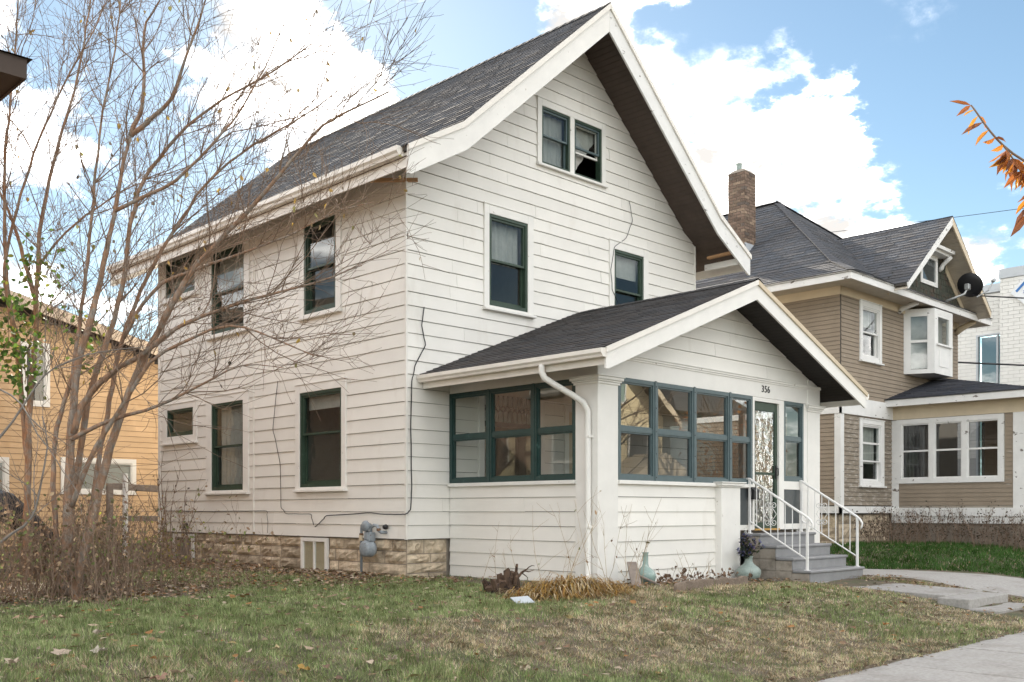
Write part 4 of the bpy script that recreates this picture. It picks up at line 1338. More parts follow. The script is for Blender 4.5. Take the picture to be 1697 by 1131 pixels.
# leaning bits of wood next to the first vase
for lab, a, c, w, h in (('rough grey board leaning beside the green vase', (.86, -3.62, .0), (1.20, -3.26, .30), .13, .03), ('short weathered plank lying at the foot of the green vase', (1.42, -3.56, .02), (1.25, -3.30, .14), .08, .025)):
    m = MB(); a = Vector(a); c = Vector(c); a.z += g0(a.x, a.y) - .01; c.z += g0(c.x, c.y)
    m.bar(a, c, w, h)
    tag(m.build('wood_scrap', MAT['wood_grey'], None, bevel=.006), lab, 'wood scrap')
m = MB(); x, y = -1.72, -4.12; z = g0(x, y)
m.hexa([(x + .8 * a_, y + .8 * b_, z + c_ * .75) for a_, b_, c_ in ((-.15, -.06, .01), (.12, -.12, .015), (.17, .06, .09), (-.10, .12, .08), (-.15, -.06, .024), (.12, -.12, .029), (.17, .06, .104), (-.10, .12, .094))])
tag(m.build('siding_scrap', MAT['coping'], None), 'pale grey scrap of siding board lying tilted on the grass', 'scrap board')

# scalloped concrete bed edging
ORD = ['first', 'second', 'third', 'fourth', 'fifth', 'sixth', 'seventh', 'eighth', 'ninth', 'tenth', 'eleventh', 'twelfth', 'thirteenth', 'fourteenth', 'fifteenth', 'sixteenth', 'seventeenth', 'eighteenth', 'nineteenth', 'twentieth']
xs = [.62 + .205 * i for i in range(10)]
for i, x in enumerate(xs):
    y = -4.42 + .036 * i + .03 * math.sin(i * .6)
    z = g0(x, y)
    m = MB()
    pts = []
    hh = .105 + .012 * math.sin(i * 2.3)
    for k in range(7):
        a = math.pi * k / 6
        pts.append((x + .098 - .098 * math.cos(a) if False else x + .1 - .098 * math.cos(a), y, z + hh * .78 + hh * .28 * math.sin(a)))
    poly = [(x + .002, y, z - .04)] + pts + [(x + .198, y, z - .04)]
    m.prism(poly, (0, .055, .0))
    tag(m.build('edging_stone', MAT['edging'], None, bevel=.008), '%s scalloped edging stone of the porch bed, counted from the green vase' % ORD[i], 'edging stone', 'scalloped bed edging stones')


# ------------------------------------------------------------------ tan neighbour house
def claps(mb, pl, h0, h1, z0, z1, ops, e=.095, tb=.016, tt=.004, gap=.006):
    k = 0
    z = z0
    while z < z1 - .01:
        zt = min(z + e, z1)
        for (a, b, c, d) in cells(h0, h1, z + gap, zt, ops):
            th = lambda q: tb + (tt - tb) * (q - z) / e
            mb.hexa([pl.p(a, 0, c), pl.p(b, 0, c), pl.p(b, th(c), c), pl.p(a, th(c), c), pl.p(a, 0, d), pl.p(b, 0, d), pl.p(b, th(d), d), pl.p(a, th(d), d)])
        z += e


tan = thing('tan_house', (14.4, 3, 0), 'tan clapboard house with hipped dark roof, front gable and brick chimney next door', 'house')
TL, TF = PL('L', 11.26), PL('F', -1.0)
TR_, TB = 17.65, 9.0
ops2 = [(12.13, 13.2, 4.35, 5.72)]
ops1 = [(12.12, 13.32, 1.52, 3.05)]
b = MB(); b.box(11.27, TR_, -.99, -.9, .9, 5.9)
b = MB()
for a, c, z, w in cells(11.27, TR_, .9, 5.95, [(12.26, 13.07, 4.46, 5.6), (12.25, 13.19, 1.62, 2.95)]): TF.box(b, a, c, -.1, -.001, z, w)
for a, c, z, w in cells(-.9, TB, .9, 5.95, []): TL.box(b, a, c, -.1, -.001, z, w)
b.box(TR_ - .1, TR_, -.9, TB, .9, 5.95); b.box(11.4, TR_ - .1, TB - .1, TB, .9, 5.95)
b.build('wall', MAT['backing'], tan, recalc=False)
b = MB(); b.box(11.37, TR_ - .1, -.9, TB - .1, 3.3, 3.4); b.box(11.37, TR_ - .1, 1.6, 1.7, .9, 5.9); b.box(11.37, TR_ - .1, -.9, TB - .1, .85, .92); b.build('interior_wall', MAT['plaster'], tan, recalc=False)
b = MB()
claps(b, TF, 11.3, TR_, 3.5, 5.72, ops2 + [(14.40, 16.1, 4.26, 5.8)])
claps(b, TL, -1.0, TB, 1.1, 5.72, [])
b.build('clapboards', MAT['tan'], tan, kind='stuff')
b = MB(); claps(b, TF, 11.38, 13.79, 1.1, 3.12, ops1, e=.10, tb=.02); b.build('clapboards', MAT['tan_old'], tan, kind='stuff')
# white bands, corner boards, water table
b = MB(); TF.box(b, 11.235, TR_, 0, .03, 5.72, 5.93); TL.box(b, -1.03, TB, 0, .03, 5.72, 5.93); b.build('frieze', MAT['cream'], tan)
b = MB(); TF.box(b, 11.22, 13.79, 0, .045, 3.12, 3.5); TL.box(b, -1.045, TB, 0, .04, 3.12, 3.47); b.build('belt_board', MAT['peel'], tan)
b = MB(); TF.box(b, 11.235, 11.39, 0, .028, 1.08, 3.12); b.build('corner_board', MAT['peel'], tan)
b = MB(); TL.box(b, -1.025, -.88, 0, .026, 1.08, 3.12); b.build('corner_board', MAT['peel'], tan)
b = MB(); TF.box(b, 11.2, 13.79, 0, .06, .93, 1.08); TL.box(b, -1.06, TB, 0, .06, .93, 1.08); b.build('water_table', MAT['peel'], tan)
b = MB(); b.box(11.34, TR_ - .05, -.92, -.6, -.3, .93); b.box(11.34, 11.7, -.6, TB, -.3, .93); tf = b.build('foundation', MAT['mortar'], tan, recalc=False)
stones(tf, PL('F', -.92), 11.34, 13.8, .1, .93, 3, MAT['stone'], 71, lw=(.4, .8)); stones(tf, PL('L', 11.34), -.9, 1.6, .1, .93, 3, MAT['stone'], 72, lw=(.4, .8))
window(tan, TF, ops2[0], (12.26, 13.07, 4.46, 5.6), frame='peel', casing='peel', shade=('curtain', .35), jam=.03)
w = window(tan, TF, ops1[0], (12.25, 13.19, 1.62, 2.95), frame='peel', casing='peel', shade=('curtain', .68), jam=.03, split=.36)
b = MB(); TF.box(b, 12.28, 13.16, -.04, .0, 2.50, 2.545); b.build('glazing_bar', MAT['peel'], w)
# bay window of the upper floor
bz0, bz1 = 4.27, 5.80
q = [(14.42, -1.0), (14.72, -1.62), (15.78, -1.62), (16.08, -1.0)]
b = MB(); b.prism([(x, y, bz0) for x, y in q], (0, 0, .10)); bay = b.build('bay_window', MAT['peel'], tan)
b = MB(); b.prism([(x, y, bz1 - .1) for x, y in q], (0, 0, .12)); b.build('bay_head', MAT['peel'], bay)
b = MB(); b.prism([(x, y, bz0 + .1) for x, y in [(14.55, -1.0), (14.80, -1.40), (15.70, -1.40), (15.95, -1.0)]], (0, 0, 1.3)); b.build('blind', MAT['curtain'], bay)


class Facet:
    def __init__(s, a, b):
        s.a = Vector((a[0], a[1], 0)); s.t = (Vector((b[0], b[1], 0)) - s.a); s.L = s.t.length; s.t.normalize(); s.n = Vector((s.t.y, -s.t.x, 0))

    def p(s, h, o, z):
        v = s.a + s.t * h + s.n * o; return (v.x, v.y, z)

    def box(s, mb, h0, h1, o0, o1, z0, z1):
        mb.hexa([s.p(h0, o0, z0), s.p(h1, o0, z0), s.p(h1, o1, z0), s.p(h0, o1, z0), s.p(h0, o0, z1), s.p(h1, o0, z1), s.p(h1, o1, z1), s.p(h0, o1, z1)])


for i, (a, c) in enumerate(zip(q[:-1], q[1:])):
    f = Facet(a, c)
    zl = bz0 + .1; zu = bz1 - .1
    m = .16 if i != 1 else .2
    z0w = zl + (.02 if i != 1 else .62)
    b = MB()
    f.box(b, 0, m, -.06, 0, zl, zu); f.box(b, f.L - m, f.L, -.06, 0, zl, zu)
    f.box(b, m, f.L - m, -.06, -.004, zu - .06, zu)
    if z0w > zl + .1:
        f.box(b, m, f.L - m, -.06, -.004, zl, z0w); f.box(b, m - .1, f.L - m + .1, 0, .05, z0w - .04, z0w)
        f.box(b, m + .06, f.L - m - .06, -.004, .008, zl + .08, z0w - .12)
    zm = (z0w + zu) / 2
    if i != 1: f.box(b, m, f.L - m, -.05, -.01, zm - .03, zm + .03)
    b.build('bay_panel', MAT['peel'], bay)
    g = MB(); g.quad(f.p(m, -.03, z0w), f.p(f.L - m, -.03, z0w), f.p(f.L - m, -.03, zu - .06), f.p(m, -.03, zu - .06)); g.build('pane', MAT['glass'], bay, recalc=False)
# hipped roof with flared eaves
E0 = (10.55, -1.6, 6.05); K0 = (11.3, -.85, 6.47); P0 = (14.4, 2.4, 9.13); P1 = (14.4, 5.6, 9.13)
XE, YE = 18.25, 9.6
b = MB()
for z0_, z1_, off in ((5.86, 6.035, 0),):
    b.box(E0[0], XE, E0[1], YE, 5.90, 5.94)
b.build('soffit', MAT['beadboard'], tan)
b = MB(); b.box(E0[0] - .03, E0[0], E0[1] - .03, YE, 5.85, 6.045); b.box(E0[0], XE, E0[1] - .03, E0[1], 5.85, 6.045); b.box(XE, XE + .03, E0[1] - .03, YE, 5.85, 6.04)
b.build('fascia', MAT['peel'], tan)
b = MB()
K1 = (11.3, 8.85, 6.47); K2 = (17.5, -.85, 6.47); K3 = (17.5, 8.85, 6.47)
ev = [(10.5, -1.65, 6.02), (18.3, -1.65, 6.02), (18.3, 9.65, 6.02), (10.5, 9.65, 6.02)]
dn = lambda p: (p[0], p[1], p[2] - .03)
b.add([dn(p) for p in ev + [K0, K2, K3, K1, P0, P1]], [(0, 1, 5, 4), (1, 2, 6, 5), (2, 3, 7, 6), (3, 0, 4, 7), (4, 5, 8), (5, 6, 9, 8), (6, 7, 9), (7, 4, 8, 9)])
rf = b.build('roof', MAT['backing'], tan)
s = MB()
c1 = (.085, .087, .095)
def plane(O, U, Vend, poly, seed, **kw):
    shingles(s, O, U, Vector(Vend) - Vector(O), poly, seed=seed, base=c1, **kw)
l1 = math.hypot(.8, .45); l2 = math.hypot(3.1, 2.66); l3 = math.hypot(3.25, 2.66)
plane((10.5, -1.65, 6.02), (0, 1, 0), (11.3, -1.65, 6.47), [(0, 0), (11.3, 0), (10.5, l1), (.8, l1)], 81)
plane((11.3, -.85, 6.47), (0, 1, 0), (14.4, -.85, 9.13), [(0, 0), (9.7, 0), (6.45, l2), (3.25, l2)], 82)
plane((10.5, -1.65, 6.02), (1, 0, 0), (10.5, -.85, 6.47), [(0, 0), (7.8, 0), (7.0, l1), (.8, l1)], 83)
plane((11.3, -.85, 6.47), (1, 0, 0), (11.3, 2.4, 9.13), [(0, 0), (6.2, 0), (3.1, l3)], 84)
s.build('shingles', MAT['shingle'], rf, recalc=False, kind='stuff')
s = MB(); s.col = (.075, .077, .085)
for a, c in ((ev[0], K0), (K0, P0), (P0, P1), (K2, P0)):
    a, c = Vector(a), Vector(c); n = int((c - a).length / .18)
    for k in range(n):
        p, r2 = a.lerp(c, k / n), a.lerp(c, (k + 1.3) / n)
        s.bar(p + Vector((0, 0, .012)), r2 + Vector((0, 0, .004)), .18, .012)
s.build('hip_cap', MAT['shingle'], rf, recalc=False, kind='stuff')
# front gable
GX, GZ, GH, GE = 14.95, 7.97, 2.42, 6.03
yo = -1.92
s = MB()
for sg in (-1, 1):
    b = MB()
    ap, ft = Vector((GX, yo, GZ)), Vector((GX + sg * GH, yo, GE))
    n_ = Vector((0, 0, -.05))
    b.hexa([ft + n_, ap + n_, ap + n_ + Vector((0, 2.95, 0)), ft + n_ + Vector((0, .75, 0)), ft, ap, ap + Vector((0, 2.95, 0)), ft + Vector((0, .75, 0))])
    b.build('gable_roof', MAT['backing'], tan)
    V = (ap - ft); ln = V.length
    shingles(s, ft + Vector((0, -.04, .006)), (0, 1, 0), V, [(0, 0), (.8, 0), (2.95, ln + .02), (0, ln + .02)], seed=85 + sg, base=c1)
    b = MB()
    o = Vector((0, 0, -.17))
    b.prism([ft + Vector((0, -.035, .0)), ap + Vector((0, -.035, 0)), ap + Vector((0, -.035, -.20)), ft + Vector((0, -.035, -.13)) + Vector((sg * -.03, 0, 0))], (0, .035, 0))
    b.build('gable_barge', MAT['peel' if sg < 0 else 'cream'], tan)
    b = MB(); nb = 26
    for k in range(nb):
        t0, t1 = k / nb, (k + .9) / nb
        p, r2 = ft.lerp(ap, t0) + o * .8, ft.lerp(ap, t1) + o * .8
        b.hexa([p, r2, r2 + Vector((0, .52, 0)), p + Vector((0, .52, 0)), p + Vector((0, 0, .02)), r2 + Vector((0, 0, .02)), r2 + Vector((0, .52, .02)), p + Vector((0, .52, .02))])
    b.build('gable_soffit', MAT['beadboard'], tan)
    b = MB()
    w0, w1 = ft.lerp(ap, .06) + Vector((0, .50, -.15)), ft.lerp(ap, .62) + Vector((0, .50, -.15))
    b.prism([w0, w1, w1 + Vector((0, 0, -.2)), w0 + Vector((-sg * .05, 0, -.14))], (0, .03, 0)); b.build('gable_trim', MAT['cream'], tan)
s.build('shingles', MAT['shingle'], tan, recalc=False, kind='stuff')
b = MB(); b.prism([(GX - GH + .1, -1.385, 5.95), (GX + GH - .1, -1.385, 5.95), (GX, -1.385, GZ - .08)], (0, .2, 0)); gw = b.build('gable_wall', MAT['backing'], tan)
b = MB(); GP = PL('F', -1.385); rng = random.Random(14)
z = 6.0
while z < 7.8:
    hw = GH * (1 - (z + .05 - GE) / (GZ - .15 - GE)) - .02
    x = GX - hw
    while x < GX + hw - .03:
        wd = rng.uniform(.08, .16)
        for a, c, d, e_ in cells(x, min(x + wd - .006, GX + hw), z, z + .135, [(14.4, 15.35, 6.42, 7.16)]):
            t = rng.uniform(.012, .022); GP.box(b, a, c, 0, t, d, e_)
        x += wd
    z += .14
b.build('shakes', MAT['darkshake'], gw, kind='stuff')
b = MB(); GP.ring(b, 14.40, 15.35, 6.42, 7.16, .10, .0, .05); gwin = b.build('gable_window', MAT['peel'], tan)
g = MB(); GP.quad(g, 14.5, 15.25, .02, 6.52, 7.06); g.build('pane', MAT['glass'], gwin, recalc=False)
b = MB(); GP.box(b, 14.51, 15.24, .001, .012, 6.52, 7.06); b.build('blind', MAT['screen'], gwin)
b = MB(); b.box(14.3, 15.62, -1.75, -1.38, 7.22, 7.30); b.box(14.36, 15.56, -1.66, -1.38, 7.16, 7.22); b.build('pent_shelf', MAT['peel'], tan)
for x in (14.42, 15.50):
    b = MB(); b.tube([(x, -1.40, 6.86), (x, -1.46, 6.92), (x, -1.50, 7.0), (x, -1.60, 7.08), (x, -1.70, 7.16)], [.05, .06, .05, .055, .05], 8); b.build('bracket', MAT['peel'], tan, smooth=True)
for x in (14.1,):
    b = MB(); b.tube([(x, -1.02, 5.70), (x, -1.10, 5.78), (x, -1.25, 5.82), (x, -1.48, 5.88)], [.05, .07, .06, .06], 8); b.build('bracket', MAT['peel'], tan, smooth=True)
b = MB(); b.tube([(17.5, -1.02, 5.60), (17.5, -1.12, 5.72), (17.5, -1.3, 5.80), (17.5, -1.5, 5.88)], [.05, .09, .07, .06], 8); b.build('bracket', MAT['cream'], tan, smooth=True)
# chimney with single bricks in relief
ch = MB(); cx0, cx1, cy0, cy1, cz0, cz1 = 12.22, 12.72, 2.02, 2.50, 6.9, 9.38
ch.box(cx0 + .008, cx1 - .008, cy0 + .008, cy1 - .008, cz0, cz1); chm = ch.build('chimney', MAT['mortar'], tan, recalc=False)
b = MB(); rng = random.Random(15)
z = cz0; row = 0
while z < cz1 - .02:
    for face in range(2):
        lo, hi = (cy0, cy1) if face == 0 else (cx0, cx1)
        x = lo - (.11 if row % 2 else 0)
        while x < hi:
            a, c = max(x, lo), min(x + .21, hi)
            if c - a > .03:
                t = rng.uniform(.65, 1.25); k = rng.random()
                b.col = (.175 * t, .12 * t, .09 * t) if k > .35 else ((.25 * t, .18 * t, .13 * t) if k > .12 else (.12 * t, .095 * t, .08 * t))
                if face == 0: b.box(cx0 - .004, cx0 + .01, a + .006, c - .006, z + .006, z + .069)
                else: b.box(a + .006, c - .006, cy0 - .004, cy0 + .01, z + .006, z + .069)
            x += .22
    z += .075; row += 1
b.build('bricks', MAT['brick'], chm, recalc=False, kind='stuff')
b = MB(); b.hexa([(cx0 - .01, cy0 - .01, cz1), (cx1 + .01, cy0 - .01, cz1), (cx1 + .01, cy1 + .01, cz1), (cx0 - .01, cy1 + .01, cz1), (cx0 + .1, cy0 + .1, cz1 + .1), (cx1 - .1, cy0 + .1, cz1 + .1), (cx1 - .1, cy1 - .1, cz1 + .1), (cx0 + .1, cy1 - .1, cz1 + .1)]); b.build('chimney_cap', MAT['mortar'], chm)
b = MB(); b.lathe((12.41, 2.30, cz1 + .08), [(.07, 0), (.075, .16), (.085, .19), (.06, .19)], 10); b.build('flue', MAT['celadon2'], chm)
b = MB(); b.box(cx0 - .02, cx0 - .005, cy0 - .03, cy1 + .03, 6.9, 7.55); b.box(cx0 - .02, cx1, cy0 - .03, cy0 - .012, 6.9, 7.60); b.build('flashing', MAT['coping'], chm)

# enclosed porch of the tan house
PLs = PL('L', 13.79)
b = MB()
for a, c, z, w in cells(-4.0, -1.0, .95, 3.5, [(-3.40, -1.17, 1.72, 3.05)]): PLs.box(b, a, c, -.1, -.001, z, w)
b.box(13.9, 19.6, -3.99, -3.9, .95, 1.7); b.box(13.9, 19.6, -3.99, -3.9, 3.05, 3.5); b.box(19.5, 19.6, -3.9, -1.0, .95, 3.5); b.box(13.9, 19.5, -3.9, -1.0, .95, 1.0); b.box(13.9, 19.5, -3.9, -1.0, 3.45, 3.5)
b.build('porch_wall', MAT['plaster'], tan, recalc=False)
b = MB(); claps(b, PLs, -3.75, -1.19, 1.1, 3.10, [(-3.55, -1.12, 1.60, 3.12)]); claps(b, PL('F', -4.0), 14.1, 19.6, 1.1, 1.7, []); b.build('clapboards', MAT['tan'], tan, kind='stuff')
b = MB(); PLs.box(b, -1.17, -1.0, 0, .03, 1.05, 3.1); b.build('corner_board', MAT['peel'], tan)
b = MB(); PLs.box(b, -4.03, -3.72, 0, .03, 1.05, 3.12); PL('F', -4.0).box(b, 13.76, 14.1, 0, .03, 1.05, 3.12); b.build('corner_board', MAT['peel'], tan)
b = MB(); PLs.box(b, -4.03, -1.0, 0, .04, 3.12, 3.42); PL('F', -4.0).box(b, 13.75, 19.6, 0, .04, 3.12, 3.42); b.build('porch_frieze', MAT['cream'], tan)
b = MB(); PLs.box(b, -4.06, -1.0, 0, .05, .86, 1.05); PL('F', -4.0).box(b, 13.74, 19.6, 0, .05, .86, 1.05); PLs.box(b, -4.0, -1.0, 0, .02, .70, .86); b.build('water_table', MAT['peel'], tan)
b = MB(); b.box(13.84, 19.5, -3.95, -1, -.3, .86); b.build('porch_foundation', MAT['mortar'], tan, recalc=False)
b = MB(); PLs.ring(b, -3.53, -1.13, 1.62, 3.11, .11, 0, .04); hs = [-3.42, -2.68, -1.94, -1.24]
for h in (-2.69, -1.95): PLs.box(b, h - .055, h + .055, -.06, .038, 1.73, 3.0)
tw = b.build('triple_window', MAT['peel'], tan)
for h0, h1 in ((-3.42, -2.745), (-2.635, -2.005), (-1.895, -1.24)):
    b = MB(); PLs.ring(b, h0, h1, 1.73, 3.0, .03, -.06, .01); PLs.box(b, h0 + .03, h1 - .03, -.05, .005, 2.35, 2.39); b.build('sash', MAT['peel'], tw)
    g = MB(); PLs.quad(g, h0 + .03, h1 - .03, -.03, 1.76, 2.97); g.build('pane', MAT['glass_dark'], tw, recalc=False)
s2 = MB()
for i in range(30):
    ha, hb = -1.9 + .66 * i / 30, -1.9 + .66 * (i + 1) / 30
    s2.add([PLs.p(ha, -.2 + .02 * math.sin(i * 1.5), 1.75), PLs.p(hb, -.2 + .02 * math.sin((i + 1) * 1.5), 1.75), PLs.p(hb, -.2 + .02 * math.sin((i + 1) * 1.5), 3.0), PLs.p(ha, -.2 + .02 * math.sin(i * 1.5), 3.0)], [(0, 1, 2, 3)])
s2.build('curtain', MAT['curtain'], tw, recalc=False)
b = MB(); PL('F', -4.0).ring(b, 14.15, 15.6, 1.62, 3.11, .1, -.02, .04); fw2 = b.build('porch_front_window', MAT['peel'], tan)
g = MB(); PL('F', -4.0).quad(g, 14.25, 15.5, .01, 1.72, 3.01); g.build('pane', MAT['glass_old'], fw2, recalc=False)
b = MB(); PL('F', -4.0).box(b, 14.2, 15.56, -.14, -.13, 1.7, 3.04); b.build('blind', MAT['screen'], fw2)  # sheet added to block the bright street view through the porch
b = MB(); b.box(15.58, 19.5, -3.98, -3.92, 1.7, 3.05); b.box(13.9, 14.17, -3.98, -3.92, 1.7, 3.05); b.build('porch_front_panel', MAT['tan'], tan)
# porch roof: hip that leans on the house wall
pe, pa = (13.4, -4.32, 3.56), (16.4, -1.01, 4.36)
b = MB(); b.box(13.42, 19.9, -4.30, -1.0, 3.42, 3.46); b.build('porch_soffit', MAT['beadboard'], tan)
b = MB(); b.box(13.39, 13.42, -4.33, -.98, 3.40, 3.56); b.box(13.42, 19.9, -4.33, -4.30, 3.40, 3.56); b.build('porch_fascia', MAT['peel'], tan)
b = MB(); b.add([(13.37, -4.35, 3.55), (13.37, -1.0, 3.55), (16.4, -1.0, 4.35), (19.9, -1.0, 4.35), (19.9, -4.35, 3.55)], [(0, 1, 2), (0, 2, 3, 4)]); pr_ = b.build('porch_roof', MAT['backing'], tan, recalc=False)
s = MB(); l = math.hypot(3.03, .8)
shingles(s, (13.36, -4.36, 3.56), (0, 1, 0), (3.03, 0, .8), [(0, 0), (3.36, 0), (3.36, l)], seed=91, base=(.05, .053, .065))
l = math.hypot(3.35, .8)
shingles(s, (13.36, -4.36, 3.56), (1, 0, 0), (0, 3.35, .8), [(0, 0), (6.5, 0), (6.5, l), (3.03, l)], seed=92, base=(.05, .053, .065))
s.build('shingles', MAT['shingle'], pr_, recalc=False, kind='stuff')

# satellite dish on the gable foot
dsh = thing('satellite_dish', (15.25, -1.66, 6.05), 'black satellite dish on the gable edge of the tan house', 'satellite dish')
dc, dx = Vector((15.72, -2.05, 6.44)), Vector((.80, .02, .42)).normalized()
b = MB(); b.lathe(dc, [(.02, -.045), (.10, -.04), (.20, -.018), (.30, .025), (.305, .034), (.29, .034), (.20, -.004), (.10, -.026), (.02, -.03)], 26, axis=dx); b.build('reflector', MAT['dark'], dsh, smooth=True)
b = MB(); b.tube([dc - dx * .06, dc - dx * .15, dc - dx * .17 + Vector((-.05, .05, -.15)), (15.35, -1.85, 6.12), (15.25, -1.66, 6.05)], .028, 8); b.build('mast', MAT['galv'], dsh, smooth=True)
b = MB(); b.box(dc.x - .2, dc.x - .06, dc.y - .06, dc.y + .06, dc.z - .13, dc.z + .02); b.build('mount', MAT['galv'], dsh, bevel=.02)
ft = dc + dx * .30 + Vector((.12, -.42, -.02))
b = MB(); b.tube([dc + Vector((.05, -.15, -.30)), dc + dx * .15 + Vector((.1, -.36, -.20)), ft], .02, 6); b.build('arm', MAT['galv'], dsh)
b = MB(); b.lathe(ft, [(.03, -.08), (.05, -.04), (.05, .05), (.035, .09)], 10, axis=dx); b.build('feed_horn', MAT['galv'], dsh)

# ------------------------------------------------------------------ white brick building
cb = thing('brick_building', (33, 0, 0), 'white glazed brick commercial building rising behind the tan house', 'building')
WA, WB = PL('L', 30.0), PL('L', 30.45)
b = MB(); b.box(30.02, 44, -9, 2.33, -.5, 9.62); b.build('wall', MAT['whitemortar'], cb, recalc=False)
wops = [(2.40, 3.36, 2.2, 7.70)]
b = MB()
for a, c, z, w in cells(2.33, 15, -.5, 9.25, wops): WB.box(b, a, c, -.4, -.02, z, w)
b.build('wall', MAT['whitemortar'], cb, recalc=False)
b = MB()
for pl_, h0, h1, z1, op in ((WA, -2.0, 2.33, 9.62, []), (WB, 2.34, 8.0, 9.25, wops)):
    z = 3.0; row = 0
    while z < z1 - .05:
        h = h0 - (.2 if row % 2 else 0)
        while h < h1:
            for a, c, d, e_ in cells(max(h, h0), min(h + .395, h1), z, min(z + .128, z1), op):
                if c - a > .02 and e_ - d > .02: pl_.box(b, a, c, -.02, 0, d, e_)
            h += .405
        z += .138; row += 1
b.build('bricks', MAT['whitebrick'], cb, recalc=False, kind='stuff')
b = MB(); WA.box(b, -2, 2.36, -.4, .04, 9.63, 9.98); b.build('parapet_coping', MAT['coping'], cb)
b = MB(); WB.box(b, 2.37, 15, -.4, .04, 9.26, 9.57); b.build('parapet_coping', MAT['coping'], cb)
b = MB(); WB.ring(b, 2.40, 3.36, 2.2, 7.70, .06, -.12, .03); WB.box(b, 2.56, 2.62, -.1, .02, 2.26, 7.64); WB.box(b, 2.46, 3.30, -.1, .021, 5.0, 5.06); wn = b.build('window', MAT['coping'], cb)
for h0, h1, z0, z1 in ((2.46, 2.56, 2.26, 5.0), (2.62, 3.30, 2.26, 5.0), (2.46, 2.56, 5.06, 7.64), (2.62, 3.30, 5.06, 7.64)):
    g = MB(); WB.quad(g, h0, h1, -.05, z0, z1); g.build('pane', MAT['glass_teal'], wn, recalc=False)
b = MB(); WB.box(b, 2.46, 3.30, -.39, -.37, 2.26, 7.64); b.build('room_shade', MAT['dark'], wn)  # black sheet standing in for the shade of the room behind
# diamond sign
sg_ = thing('wall_sign', (29.9, 1.05, 9.0), 'diamond-shaped blue and white sign on the white brick wall', 'sign')
def diamond(r0, o0, o1, mat, nm):
    b = MB(); yc, zc = 1.05, 9.02
    b.prism([(30 - o0, yc + r0, zc), (30 - o0, yc, zc + r0), (30 - o0, yc - r0, zc), (30 - o0, yc, zc - r0)], (-(o1 - o0), 0, 0)); return b.build(nm, MAT[mat], sg_)
diamond(.88, .02, .10, 'signwhite', 'panel')
b = MB(); yc, zc = 1.05, 9.02; o = 29.895
def band(p, q_, w):
    p, q_ = Vector((o, p[0] + yc, p[1] + zc)), Vector((o, q_[0] + yc, q_[1] + zc)); b.bar(p, q_, w, .012, up=(1, 0, 0))
band((.68, .02), (.02, .68), .09); band((.40, -.02), (.02, .36), .085); band((.40, -.02), (.02, -.40), .085); band((.02, .36), (-.36, -.02), .085); band((.14, -.02), (.02, .10), .07); band((-.02, -.68), (-.68, -.02), .09); band((-.02, .68), (-.68, .02), .09)
b.build('emblem', MAT['signblue'], sg_)

# ------------------------------------------------------------------ ochre house behind, on the left
oc = thing('ochre_house', (0, 14, 0), 'ochre clapboard house with sloping eave behind the bare trees', 'house')
OP = PL('F', 11.7)
OW = [(-.62, 1.12, 1.36, 2.2), (-1.48, -.86, 3.3, 4.72), (-2.6, -1.72, .9, 2.15)]
roofz = lambda x: 5.13 - .243 * x
b = MB()
for a, c, z, w in cells(-7, 6, -.3, 3.6, [(-.5, 1.0, 1.46, 2.1), (-2.5, -1.82, 1.0, 2.05)]): OP.box(b, a, c, -.12, -.001, z, w)
b.prism([(-7, 11.701, 3.6), (6, 11.701, 3.6), (6, 11.701, roofz(6) - .1), (-7, 11.701, roofz(-7) - .1)], (0, .12, 0))
b.box(-7, -6.9, 11.8, 18, -.3, 6); b.box(5.9, 6, 11.8, 18, -.3, 3.6); b.box(-7, 6, 18, 18.1, -.3, 3.6); b.box(-7, 6, 12.9, 12.95, -.3, 3.6)
ow = b.build('wall', MAT['backing'], oc, recalc=False)
rng = random.Random(16)
z = .2; e = .127
while z < 6.6:
    xr = min(4.0, (5.13 - .1 - (z + e)) / .243)
    if xr > -3.5:
        for (a, c, d, w) in cells(-3.6, xr, z + .006, z + e, OW):
            th = lambda q_: .018 - .013 * (q_ - z) / e
            m = MB(); m.hexa([OP.p(a, 0, d), OP.p(c, 0, d), OP.p(c, th(d), d), OP.p(a, th(d), d), OP.p(a, 0, w), OP.p(c, 0, w), OP.p(c, th(w), w), OP.p(a, th(w), w)])
            m.build('clapboard', MAT['orangeclap'], ow, recalc=False)
    z += e
b = MB(); x0, x1 = -7.4, 6.4
b.hexa([(x0, 11.2, roofz(x0) + .0), (x1, 11.2, roofz(x1)), (x1, 18.4, roofz(x1)), (x0, 18.4, roofz(x0)), (x0, 11.2, roofz(x0) + .12), (x1, 11.2, roofz(x1) + .12), (x1, 18.4, roofz(x1) + .12), (x0, 18.4, roofz(x0) + .12)]); b.build('roof', MAT['soffit'], oc)
b = MB(); b.hexa([(x0, 11.16, roofz(x0) - .14), (x1, 11.16, roofz(x1) - .14), (x1, 11.199, roofz(x1) - .14), (x0, 11.199, roofz(x0) - .14), (x0, 11.16, roofz(x0) + .1), (x1, 11.16, roofz(x1) + .1), (x1, 11.199, roofz(x1) + .1), (x0, 11.199, roofz(x0) + .1)]); b.build('fascia', MAT['fascia_tan'], oc)
